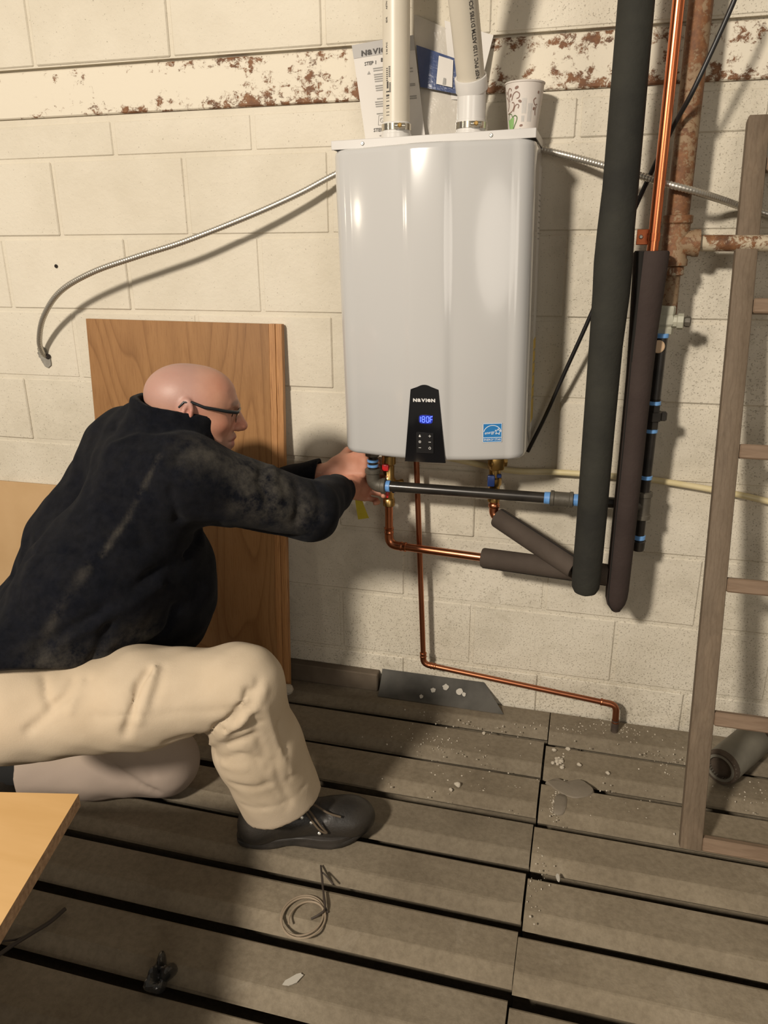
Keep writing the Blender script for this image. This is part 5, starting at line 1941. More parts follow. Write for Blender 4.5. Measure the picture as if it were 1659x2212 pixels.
def np_obj(name, P, F, mat, parent, attrs=None):
    me = bpy.data.meshes.new(name)
    me.vertices.add(len(P))
    me.vertices.foreach_set('co', np.asarray(P, dtype=np.float32).ravel())
    me.loops.add(4 * len(F))
    me.loops.foreach_set('vertex_index', F.ravel().astype(np.int32))
    me.polygons.add(len(F))
    me.polygons.foreach_set('loop_start', np.arange(0, 4 * len(F), 4, dtype=np.int32))
    me.polygons.foreach_set('loop_total', np.full(len(F), 4, dtype=np.int32))
    me.update(calc_edges=True)
    me.validate()
    for k, v in (attrs or {}).items():
        a = me.attributes.new(k, 'FLOAT', 'POINT')
        a.data.foreach_set('value', np.asarray(v, dtype=np.float32))
    return finish(name, me, mat, parent, True)


def seg_dist(P, pts):
    best = np.full(len(P), 9.0)
    Q = [np.array(p) for p in pts]
    for a, b in zip(Q[:-1], Q[1:]):
        ba = b - a
        t = np.clip(((P - a) @ ba) / (ba @ ba + 1e-12), 0, 1)
        best = np.minimum(best, np.linalg.norm(P - a - t[:, None] * ba, axis=1))
    return best


A3 = lambda *v: np.array(v, dtype=float)
FW = A3(math.cos(math.radians(27)), math.sin(math.radians(27)), 0)
RT = A3(math.sin(math.radians(27)), -math.cos(math.radians(27)), 0)
UPV = A3(0, 0, 1)

man = thing('person', (-0.85, -0.70, 0.0), 'crouching bald man in dark fleece and khaki trousers reaching under the heater', 'person')

# key joints of the pose
PELV = A3(-1.035, -0.800, 0.440)
NECK = A3(-0.845, -0.520, 0.925)
HIP_R, HIP_L = A3(-0.975, -0.920, 0.435), A3(-1.100, -0.670, 0.430)
KNEE_R, ANK_R = A3(-0.540, -0.775, 0.462), A3(-0.512, -0.680, 0.115)
KNEE_L, ANK_L = A3(-0.862, -0.602, 0.088), A3(-1.195, -0.702, 0.080)
SH_R, EL_R, WR_R = A3(-0.705, -0.635, 0.855), A3(-0.492, -0.480, 0.745), A3(-0.514, -0.205, 0.706)
SH_L, EL_L, WR_L = A3(-0.865, -0.370, 0.850), A3(-0.770, -0.225, 0.665), A3(-0.578, -0.140, 0.731)

# ---- head
HC = A3(-0.726, -0.533, 0.983)
PITCH = math.radians(11)
HX_ = FW * math.cos(PITCH) - UPV * math.sin(PITCH)
HY_ = -RT
HZ_ = np.cross(HX_, HY_)
HM = np.stack([HX_, HY_, HZ_])           # rows: forward, left, up
HS = 0.935


def hp_(x, y, z):
    return HC + HS * (x * HX_ + y * HY_ + z * HZ_)


head = Vol(HC - 0.215, HC + A3(0.17, 0.15, 0.15), 0.0026)


def he(c, r, k=0.02, op='add'):
    head.ell(hp_(*c), [q * HS for q in r], k, op, HM)


def hc_(a, b, ra, rb, k=0.012, op='add'):
    head.cap(hp_(*a), hp_(*b), ra * HS, rb * HS, k, op)


he((-0.018, 0, 0.020), (0.098, 0.078, 0.077))
he((0.030, 0, 0.030), (0.060, 0.066, 0.056), 0.03)
he((0.032, 0, -0.032), (0.054, 0.060, 0.082), 0.03)
he((0.058, 0, -0.050), (0.034, 0.040, 0.052), 0.02)
for s in (-1, 1):
    hc_((-0.012, s * 0.058, -0.050), (0.056, s * 0.022, -0.100), 0.020, 0.020, 0.03)
    hc_((0.074, s * 0.036, 0.023), (0.087, s * 0.010, 0.021), 0.010, 0.011, 0.012)
    he((0.050, s * 0.044, -0.020), (0.030, 0.018, 0.020), 0.02)
    he((0.087, s * 0.033, 0.004), (0.015, 0.018, 0.011), 0.010, 'cut')
    he((0.0735, s * 0.032, 0.003), (0.0125, 0.0125, 0.0120), 0.002)
    hc_((0.079, s * 0.042, 0.0105), (0.0845, s * 0.024, 0.0115), 0.0042, 0.0042, 0.004)
    hc_((0.079, s * 0.042, -0.006), (0.0835, s * 0.024, -0.0075), 0.0036, 0.0036, 0.004)
    he((0.101, s * 0.0125, -0.033), (0.0110, 0.0085, 0.0085), 0.006)
    hc_((0.083, s * 0.030, -0.024), (0.074, s * 0.034, -0.062), 0.004, 0.003, 0.004, 'cut') if False else None
    hc_((0.0975, s * 0.007, -0.041), (0.108, s * 0.006, -0.0405), 0.0034, 0.0030, 0.002, 'cut')
he((0.070, 0, -0.098), (0.022, 0.026, 0.020), 0.018)
hc_((0.090, 0, 0.012), (0.113, 0, -0.027), 0.0085, 0.0118, 0.012)
he((0.1125, 0, -0.029), (0.0125, 0.0115, 0.0105), 0.006)
hc_((0.0855, -0.020, -0.062), (0.0945, 0, -0.0575), 0.0060, 0.0070, 0.008)
hc_((0.0855, 0.020, -0.062), (0.0945, 0, -0.0575), 0.0060, 0.0070, 0.008)
hc_((0.0840, -0.018, -0.075), (0.0915, 0, -0.0765), 0.0060, 0.0078, 0.008)
hc_((0.0840, 0.018, -0.075), (0.0915, 0, -0.0765), 0.0060, 0.0078, 0.008)
hc_((0.086, -0.027, -0.0665), (0.104, 0, -0.0665), 0.0022, 0.0024, 0.003, 'cut')
hc_((0.086, 0.027, -0.0665), (0.104, 0, -0.0665), 0.0022, 0.0024, 0.003, 'cut')
for s in (-1, 1):                         # cheek fold beside the nose and mouth
    head.crease([hp_(0.090, s * 0.022, -0.030), hp_(0.080, s * 0.034, -0.055), hp_(0.070, s * 0.036, -0.078)], 0.006, 0.0026)
    head.crease([hp_(0.066, s * 0.050, -0.004), hp_(0.055, s * 0.056, -0.010)], 0.005, 0.0014)
# ears: a shell with rim, bowl and lobe
for s in (-1, 1):
    EM = np.stack([HX_ * 0.93 - HY_ * s * (-0.36), HY_ * 0.93 + HX_ * s * (-0.36), HZ_])
    EM = EM / np.linalg.norm(EM, axis=1)[:, None]
    ec = hp_(-0.018, s * 0.080, 0.005)
    head.ell(ec, (0.0175, 0.0085, 0.0270), 0.006, 'add', EM)
    head.ell(ec + EM[1] * s * 0.0075 + EM[0] * 0.0015 + HZ_ * 0.001, (0.0105, 0.0062, 0.0185), 0.003, 'cut', EM)
    head.cap(ec + EM[0] * 0.002 + EM[1] * s * 0.003 + HZ_ * 0.012, ec - EM[0] * 0.005 + EM[1] * s * 0.003 - HZ_ * 0.012, 0.0034, 0.0034, 0.004)
    head.ell(ec + EM[0] * 0.0050 + EM[1] * s * 0.004 - HZ_ * 0.002, (0.0042, 0.0042, 0.0065), 0.003, 'cut', EM)
    head.ell(ec + EM[0] * 0.003 - HZ_ * 0.023, (0.0085, 0.0060, 0.0090), 0.004, 'add', EM)
for z0, k in ((0.036, 0.0011), (0.046, 0.0009), (0.056, 0.0008)):      # forehead lines
    head.crease([hp_(0.072, -0.044, z0 - 0.004), hp_(0.089, -0.018, z0), hp_(0.089, 0.018, z0), hp_(0.072, 0.044, z0 - 0.004)], 0.0035, k)
head.cap(hp_(-0.034, 0, -0.055), NECK + FW * 0.03 - UPV * 0.03, 0.058, 0.050, 0.03)
HP, HF = head.mesh()
HP = relax(HP, HF, 2, 0.4)

# ---- hands
def hand(vol, W, d, n, s, spread, curl, S=1.0, thumb=(0.5, 0.5), arm=None):
    """W wrist, d towards the knuckles, n palm normal (fingers curl to it), s towards the thumb"""
    d, n, s = (np.array(q, dtype=float) for q in (d, n, s))
    d /= np.linalg.norm(d)
    s = s - d * (s @ d)
    s /= np.linalg.norm(s)
    n = n - d * (n @ d) - s * (n @ s)
    n /= np.linalg.norm(n)
    offs = (0.030, 0.010, -0.010, -0.028)
    lens = ((0.044, 0.026, 0.021), (0.048, 0.030, 0.022), (0.045, 0.028, 0.021), (0.036, 0.021, 0.019))
    rads = (0.0094, 0.0096, 0.0091, 0.0081)
    kn = (0.088, 0.092, 0.088, 0.079)
    for i in range(4):
        K = W + S * (d * kn[i] + s * offs[i] - n * 0.004)
        vol.cap(W + S * (s * offs[i] * 0.62 + d * 0.008), K, 0.0165 * S, 0.0125 * S, 0.012)
        p, a = K, 0.0
        lat = math.radians(spread * (1.5 - i))
        for j in range(3):
            a += curl[i][j]
            dirn = (d * math.cos(a) + n * math.sin(a)) * math.cos(lat) + s * math.sin(lat)
            q = p + dirn * lens[i][j] * S
            vol.cap(p, q, rads[i] * S * (1 - 0.06 * j), rads[i] * S * (0.94 - 0.07 * j), 0.004)
            p = q
    vol.cap(W + S * (d * 0.02 - n * 0.002 + s * 0.012), W + S * (d * 0.062 + s * 0.0), 0.017 * S, 0.015 * S, 0.012)
    T0 = W + S * (d * 0.020 + s * 0.022)
    T1 = T0 + S * 0.046 * (d * 0.62 + s * 0.70 + n * 0.38)
    T2 = T1 + S * 0.034 * (d * 0.86 + s * 0.22 + n * thumb[0])
    T3 = T2 + S * 0.028 * (d * 0.90 - s * 0.05 + n * thumb[1])
    vol.cap(T0, T1, 0.0150 * S, 0.0125 * S, 0.012)
    vol.cap(T1, T2, 0.0118 * S, 0.0105 * S, 0.004)
    vol.cap(T2, T3, 0.0105 * S, 0.0088 * S, 0.004)
    if arm is not None:
        vol.cap(arm, W + d * 0.012, 0.033 * S, 0.0245 * S, 0.012)


hR = Vol((-0.60, -0.32, 0.56), (-0.36, -0.005, 0.86), 0.0024)
hand(hR, A3(-0.502, -0.150, 0.700), A3(0.40, 0.86, -0.26), A3(0.90, -0.20, 0.30), A3(0.10, 0.35, 0.93), 5,
     ((0.95, 1.05, 0.6), (1.0, 1.1, 0.6), (1.05, 1.1, 0.6), (1.1, 1.15, 0.6)), 0.96, (0.55, 0.7), WR_R + A3(0.0, -0.02, 0.0))
hL = Vol((-0.70, -0.32, 0.62), (-0.36, -0.01, 0.90), 0.0024)
hand(hL, A3(-0.553, -0.128, 0.738), A3(0.93, 0.30, 0.16), A3(0.20, 0.80, -0.55), A3(-0.25, 0.55, 0.80), 4,
     ((0.75, 0.9, 0.5), (0.8, 0.95, 0.55), (0.9, 1.0, 0.55), (0.95, 1.05, 0.6)), 0.98, (0.5, 0.7), WR_L + A3(-0.04, -0.012, -0.014))
RP, RF = hR.mesh()
LP, LF = hL.mesh()
RP, LP = relax(RP, RF, 2, 0.4), relax(LP, LF, 2, 0.4)
# ---- hidden trunk and limbs inside the clothes, same mesh
core = Vol((-1.36, -1.06, 0.01), (-0.40, -0.10, 1.0), 0.014)
for a, b_, ra, rb in ((PELV, NECK - UPV * 0.07, 0.095, 0.060), (HIP_R, KNEE_R, 0.075, 0.052), (KNEE_R, ANK_R, 0.050, 0.036), (HIP_L, KNEE_L, 0.075, 0.052), (KNEE_L, ANK_L, 0.050, 0.034), (NECK - UPV * 0.08, SH_R, 0.05, 0.045), (NECK - UPV * 0.08, SH_L, 0.05, 0.045), (SH_R, EL_R, 0.046, 0.036), (EL_R, WR_R, 0.036, 0.026), (SH_L, EL_L, 0.046, 0.036), (EL_L, WR_L, 0.034, 0.026), (NECK - UPV * 0.08, NECK + FW * 0.03 - UPV * 0.01, 0.050, 0.046)):
    core.cap(a, b_, ra, rb, 0.03)
CP_, CF_ = core.mesh()
BP = np.concatenate([HP, RP, LP, CP_])
BF = np.concatenate([HF, RF + len(HP), LF + len(HP) + len(RP), CF_ + len(HP) + len(RP) + len(LP)])
loc = ((BP - HC) @ HM.T) / HS
X, Yl, Zl = loc.T
G = lambda cx, cy, cz, r: np.exp(-((X - cx) ** 2 + (np.abs(Yl) - cy) ** 2 + (Zl - cz) ** 2) / (r * r))
ishead = np.zeros(len(BP))
ishead[:len(HP)] = 1
flush = ishead * np.clip(0.55 * G(0.065, 0.040, -0.025, 0.032) + 0.8 * G(0.110, 0.0, -0.030, 0.020) + 0.65 * G(-0.01, 0.085, 0.0, 0.034) + 0.32 * G(0.06, 0.03, 0.060, 0.05), 0, 0.8)
flush[len(HP):len(HP) + len(RP) + len(LP)] = 0.28
stub = ishead * np.clip(np.clip((0.045 - X) / 0.06, 0, 1) * np.clip((Zl + 0.03) / 0.05, 0, 1) * 0.75 + 0.35 * np.clip((-0.045 - Zl) / 0.02, 0, 1), 0, 0.75)
lip = ishead * np.clip(np.exp(-((X - 0.098) ** 2 + (Zl + 0.0668) ** 2) / 0.012 ** 2 - (Yl / 0.022) ** 2) * 1.1, 0, 0.8)
brow = ishead * np.clip(1.2 * np.exp(-((Zl - 0.0285 - 0.10 * (0.03 - np.abs(Yl))) / 0.0048) ** 2 - ((np.abs(Yl) - 0.032) / 0.016) ** 2) * (X > 0.06), 0, 0.6)
body = np_obj('body', BP, BF, 'skin', man, dict(flush=flush, stubble=stub, lip=lip, brow=brow))

# ---- eyes (irises) so that the face looks at the valves
for s in (-1, 1):
    c = hp_(0.0735, s * 0.032, 0.003)
    dn = HX_ * 0.92 - HZ_ * 0.25 + HY_ * (0.12)
    dn = dn / np.linalg.norm(dn)
    b = bmesh.new()
    add_lathe(b, [(0.0056, 0.0112), (0.0052, 0.0122), (0.0022, 0.0128)], c, dn, 14)
    bm_obj('iris', b, 'sock_black', body, True, 60)

# ---- eyeglasses
gl = None
b = bmesh.new()
for s in (-1, 1):
    hinge = hp_(0.094, s * 0.062, 0.013)
    add_tube(b, [hp_(0.0965, s * 0.058, 0.014), hinge, hp_(0.070, s * 0.0755, 0.015), hp_(0.020, s * 0.082, 0.0185), hp_(-0.006, s * 0.084, 0.026), hp_(-0.024, s * 0.083, 0.024), hp_(-0.034, s * 0.081, 0.010)], [0.0034, 0.0038, 0.0038, 0.0034, 0.0030, 0.0026, 0.0020], 8)
    add_tube(b, [hp_(0.0965, s * 0.059, 0.0145), hp_(0.101, s * 0.040, 0.0175), hp_(0.102, s * 0.020, 0.0155), hp_(0.1015, s * 0.010, 0.011)], 0.0022, 8)
add_tube(b, [hp_(0.1015, 0.010, 0.011), hp_(0.104, 0, 0.0125), hp_(0.1015, -0.010, 0.011)], 0.0018, 8)
gl = bm_obj('eyeglasses', b, 'glasses_frame', man, True, 60)
for s in (-1, 1):
    b = bmesh.new()
    rim = [(0.0965, 0.059, 0.0145), (0.101, 0.040, 0.0175), (0.102, 0.020, 0.0155), (0.1015, 0.010, 0.010), (0.1005, 0.011, -0.006), (0.0985, 0.024, -0.015), (0.0960, 0.044, -0.014), (0.0945, 0.058, -0.003)]
    P_ = [Vector(hp_(x, s * y, z)) for x, y, z in rim]
    fr_ = [b.verts.new(p) for p in P_]
    bk_ = [b.verts.new(p - Vector(HX_) * 0.0016) for p in P_]
    b.faces.new(fr_)
    b.faces.new(list(reversed(bk_)))
    for k in range(8):
        b.faces.new((fr_[k], bk_[k], bk_[(k + 1) % 8], fr_[(k + 1) % 8]))
    bmesh.ops.recalc_face_normals(b, faces=b.faces[:])
    bm_obj('lens', b, 'lens_glass', gl)

# ---- fleece jacket
jk = Vol((-1.36, -1.12, 0.26), (-0.38, -0.08, 1.06), 0.0054)
cl0, cl1 = A3(-1.045, -0.795, 0.43), A3(-0.865, -0.545, 0.835)
for s, r0, r1 in ((1, 0.158, 0.125), (-1, 0.145, 0.120)):
    off0 = RT * 0.085 * s
    off1 = A3(0.075, -0.080, -0.01) * s
    mid = (cl0 + cl1) / 2 + (off0 + off1) / 2 + FW * 0.022 + UPV * 0.0
    jk.cap(cl0 + off0 + FW * 0.02, mid, r0 - 0.01, 0.145, 0.05)
    jk.cap(mid, cl1 + off1, 0.145, r1 - 0.012, 0.05)
jk.ell((cl0 + cl1) / 2 + FW * 0.135 - UPV * 0.045, (0.15, 0.15, 0.20), 0.06)
jk.ell(cl0 + FW * 0.06 - UPV * 0.02, (0.16, 0.16, 0.12), 0.05)
jk.cap(cl1, NECK - UPV * 0.010, 0.105, 0.080, 0.05)
jk.cap(cl1 + A3(0.05, -0.05, 0.01), SH_R, 0.108, 0.088, 0.05)
jk.cap(cl1 - A3(0.05, -0.05, -0.01), SH_L, 0.105, 0.085, 0.05)
jk.cap(SH_R, EL_R, 0.088, 0.067, 0.035)
jk.cap(EL_R, WR_R + A3(0, 0.004, 0), 0.066, 0.045, 0.02)
jk.cap(SH_L, EL_L, 0.082, 0.066, 0.035)
jk.cap(EL_L, WR_L, 0.062, 0.042, 0.02)
jk.cap(HIP_R + UPV * 0.045, cl0, 0.128, 0.14, 0.04)
jk.cap(HIP_L + UPV * 0.045, cl0, 0.122, 0.14, 0.04)
# stand-up collar: a leaning tube open at the top
CT = math.radians(15)
cn = UPV * math.cos(CT) + FW * math.sin(CT)
cc_ = hp_(-0.036, 0.0, -0.006)
sl, x, y, z = jk.sub(cc_, cc_, 0.15)
px, py, pz = x - cc_[0], y - cc_[1], z - cc_[2]
hgt = px * cn[0] + py * cn[1] + pz * cn[2]
cf = FW * math.cos(CT) - UPV * math.sin(CT)
u_ = px * cf[0] + py * cf[1] + pz * cf[2]
w_ = px * RT[0] + py * RT[1] + pz * RT[2]
rad = np.sqrt((u_ / 1.17) ** 2 + (w_ / 1.0) ** 2) - 0.087 - 0.10 * np.clip(-hgt - 0.02, 0, 0.06)
tubef = np.maximum(np.maximum(rad, np.abs(hgt + 0.050) - 0.056), u_ - 0.088)
jk.put(sl, tubef.astype(np.float32), 0.005, 'add')
inner = np.maximum(rad + 0.018, -(hgt + 0.050))
jk.put(sl, inner.astype(np.float32), 0.004, 'cut')
# the seam where the collar is sewn on
ringp = []
for a in range(-70, 200, 15):
    a_ = math.radians(a)
    rr_ = 0.103
    ringp.append(cc_ - cn * 0.078 + cf * (-rr_ * 1.16 * math.sin(a_)) + RT * (rr_ * math.cos(a_)))
jk.crease(ringp, 0.010, 0.0045)
# hem and cuffs
jk.cap(HIP_R + FW * 0.14 - UPV * 0.02, KNEE_R - A3(0.02, 0, 0.014), 0.088, 0.070, 0.01, 'cut')
jk.plane(A3(-0.834, -1.02, 0.590), A3(0.086, -0.451, -0.888), 0.010)
jk.plane(WR_R + A3(0, 0.014, 0), A3(-0.08, 1, -0.03), 0.004, WR_R - 0.065, WR_R + 0.075)
jk.cap(WR_R - A3(0, 0.004, 0), WR_R + A3(0, 0.06, 0), 0.034, 0.036, 0.003, 'cut')
dL = (WR_L - EL_L) / np.linalg.norm(WR_L - EL_L)
jk.plane(WR_L + dL * 0.010, dL, 0.004, WR_L - 0.06, WR_L + A3(0.09, 0.07, 0.07))
jk.cap(WR_L - dL * 0.012, WR_L + dL * 0.05, 0.032, 0.034, 0.003, 'cut')
# folds
for pts, w, dpt in (
        ([(-0.8846, -0.9267, 0.5864), (-0.7996, -0.8690, 0.6360), (-0.7352, -0.7647, 0.6863), (-0.7120, -0.6116, 0.7002)], 0.012, 0.0095),
        ([(-0.8467, -0.9137, 0.5927), (-0.7676, -0.8560, 0.6335), (-0.7133, -0.7539, 0.6581)], 0.012, -0.0080),
        ([(-0.7789, -0.8405, 0.5519), (-0.7639, -0.7680, 0.5252), (-0.7356, -0.7292, 0.5415), (-0.7192, -0.7156, 0.5917)], 0.011, 0.0095),
        ([(-1.0264, -0.8078, 0.7148), (-0.8595, -0.8332, 0.7469), (-0.7482, -0.7657, 0.7461), (-0.7072, -0.5965, 0.7168)], 0.011, 0.0090),
        ([(-0.8315, -0.8783, 0.5235), (-0.7968, -0.8653, 0.5682), (-0.7817, -0.8552, 0.6111)], 0.011, 0.0095),
        ([(-0.6823, -0.6940, 0.9183), (-0.6872, -0.7214, 0.8538), (-0.6894, -0.7059, 0.7894)], 0.011, 0.0090),
        ([(-0.8393, -0.6844, 0.9303), (-0.7856, -0.6634, 0.9497), (-0.7078, -0.6695, 0.9536)], 0.012, -0.0060),
        ([(-0.5601, -0.5717, 0.8603), (-0.5545, -0.5994, 0.8413), (-0.5351, -0.6007, 0.8074)], 0.011, 0.0095),
        ([(-0.5436, -0.5475, 0.8628), (-0.5287, -0.5809, 0.8427), (-0.5134, -0.5894, 0.8106)], 0.012, -0.0080),
        ([(-0.4976, -0.5344, 0.8206), (-0.4878, -0.5499, 0.7894), (-0.4915, -0.5585, 0.7549)], 0.012, 0.0095),
        ([(-0.4737, -0.4837, 0.8123), (-0.4525, -0.5155, 0.7863), (-0.4485, -0.5300, 0.7540)], 0.011, 0.0075),
        ([(-0.6304, -0.6540, 0.7557), (-0.7078, -0.5973, 0.7061), (-0.7112, -0.6662, 0.6894)], 0.011, 0.0095),
        ([(-0.4910, -0.5377, 0.7040), (-0.5494, -0.5541, 0.7157), (-0.6091, -0.5899, 0.7342)], 0.011, 0.0090),
        ([(-1.1112, -0.7146, 0.6179), (-1.1002, -0.7349, 0.6612), (-1.1033, -0.6962, 0.6729)], 0.012, 0.0095)):
    jk.crease(pts, w, dpt)
JP, JF = jk.mesh()
JP = relax(JP, JF, 2, 0.5)
wob = 0.0022 * np.sin(JP @ A3(38, 21, 30) + 1.0) * np.sin(JP @ A3(-17, 44, 12)) + 0.0014 * np.sin(JP @ A3(71, -40, 66))
nrm = np.zeros_like(JP)
fn = np.cross(JP[JF[:, 2]] - JP[JF[:, 0]], JP[JF[:, 3]] - JP[JF[:, 1]])
for i in range(4):
    np.add.at(nrm, JF[:, i], fn)
nrm /= np.linalg.norm(nrm, axis=1)[:, None] + 1e-12
JP = JP + nrm * wob[:, None]
dust = 0.50 * np.exp(-(seg_dist(JP, [(-0.7134, -0.7109, 0.9208), (-0.7691, -0.7623, 0.8023), (-0.7971, -0.8192, 0.7427)]) / 0.006) ** 2)
dust = np.maximum(dust, 0.30 * np.exp(-(seg_dist(JP, [(-0.8137, -0.8436, 0.7266), (-0.8597, -0.8986, 0.6431), (-0.8843, -0.9194, 0.5906)]) / 0.012) ** 2))
dust = np.maximum(dust, 0.70 * np.exp(-(seg_dist(JP, [(-0.5815, -0.6039, 0.8760), (-0.5215, -0.5793, 0.8325)]) / 0.060) ** 2))
dust = np.maximum(dust, 0.45 * np.exp(-(seg_dist(JP, [(-0.6430, -0.6615, 0.9219), (-0.5972, -0.6134, 0.8876)]) / 0.055) ** 2))
dust = np.maximum(dust, 0.6 * np.exp(-(seg_dist(JP, [(-0.5632, -0.6308, 0.8149), (-0.4820, -0.5541, 0.7648)]) / 0.05) ** 2))
dust = np.maximum(dust, 0.5 * np.exp(-(seg_dist(JP, [(-0.8590, -0.9342, 0.5518), (-0.8020, -0.8608, 0.5177), (-0.7510, -0.8003, 0.5551)]) / 0.05) ** 2))
dust = np.maximum(dust, 0.04)
jacket = np_obj('fleece_jacket', JP, JF, 'fleece', man, dict(dust=dust))

# ---- trousers
tr = Vol((-1.36, -1.12, -0.012), (-0.36, -0.46, 0.62), 0.0058)
tr.cap(HIP_R + UPV * 0.01, HIP_L, 0.108, 0.105, 0.03)
tr.cap(PELV - FW * 0.01 + UPV * 0.02, PELV - FW * 0.01 + RT * 0.05 + UPV * 0.02, 0.115, 0.115, 0.03)
midR = HIP_R * 0.45 + KNEE_R * 0.55
tr.cap(HIP_R - UPV * 0.010, midR - UPV * 0.006, 0.106, 0.100, 0.03)
tr.cap(midR - UPV * 0.006, KNEE_R, 0.100, 0.080, 0.03)
SHM = KNEE_R * 0.5 + ANK_R * 0.5 - FW * 0.014
HEM = A3(-0.512, -0.698, 0.118)
tr.cap(KNEE_R, SHM, 0.082, 0.091, 0.03)
tr.cap(SHM, HEM, 0.091, 0.084, 0.02)
tr.cap(SHM + FW * 0.015, HEM + FW * 0.026 + UPV * 0.01, 0.080, 0.074, 0.03)
tr.cap(HIP_L, KNEE_L, 0.106, 0.084, 0.03)
tr.cap(KNEE_L, KNEE_L * 0.5 + ANK_L * 0.5, 0.084, 0.084, 0.02)
tr.cap(KNEE_L * 0.5 + ANK_L * 0.5, ANK_L - FW * 0.03, 0.084, 0.074, 0.02)
# hems: cut flat and hollow
ax_ = (HEM - SHM) / np.linalg.norm(HEM - SHM)
hn = A3(0, 0, -1) + FW * 0.30 + RT * 0.02
tr.plane(HEM + A3(0, 0, -0.006), hn, 0.003, HEM - 0.13, HEM + A3(0.14, 0.14, 0.10))
tr.cap(HEM + UPV * 0.05, HEM - UPV * 0.06, 0.070, 0.077, 0.004, 'cut')
tr.cap(HEM + FW * 0.026 + UPV * 0.05, HEM + FW * 0.022 - UPV * 0.06, 0.052, 0.058, 0.004, 'cut')
axL = (ANK_L - KNEE_L) / np.linalg.norm(ANK_L - KNEE_L)
tr.plane(ANK_L - axL * 0.005, axL, 0.003, ANK_L - A3(0.22, 0.14, 0.12), ANK_L + A3(0.06, 0.12, 0.09))
tr.cap(ANK_L - axL * 0.03, ANK_L + axL * 0.1, 0.056, 0.06, 0.004, 'cut')
tr.plane(A3(-0.85, -0.6, 0.0015), A3(0, 0, -1), 0.006)
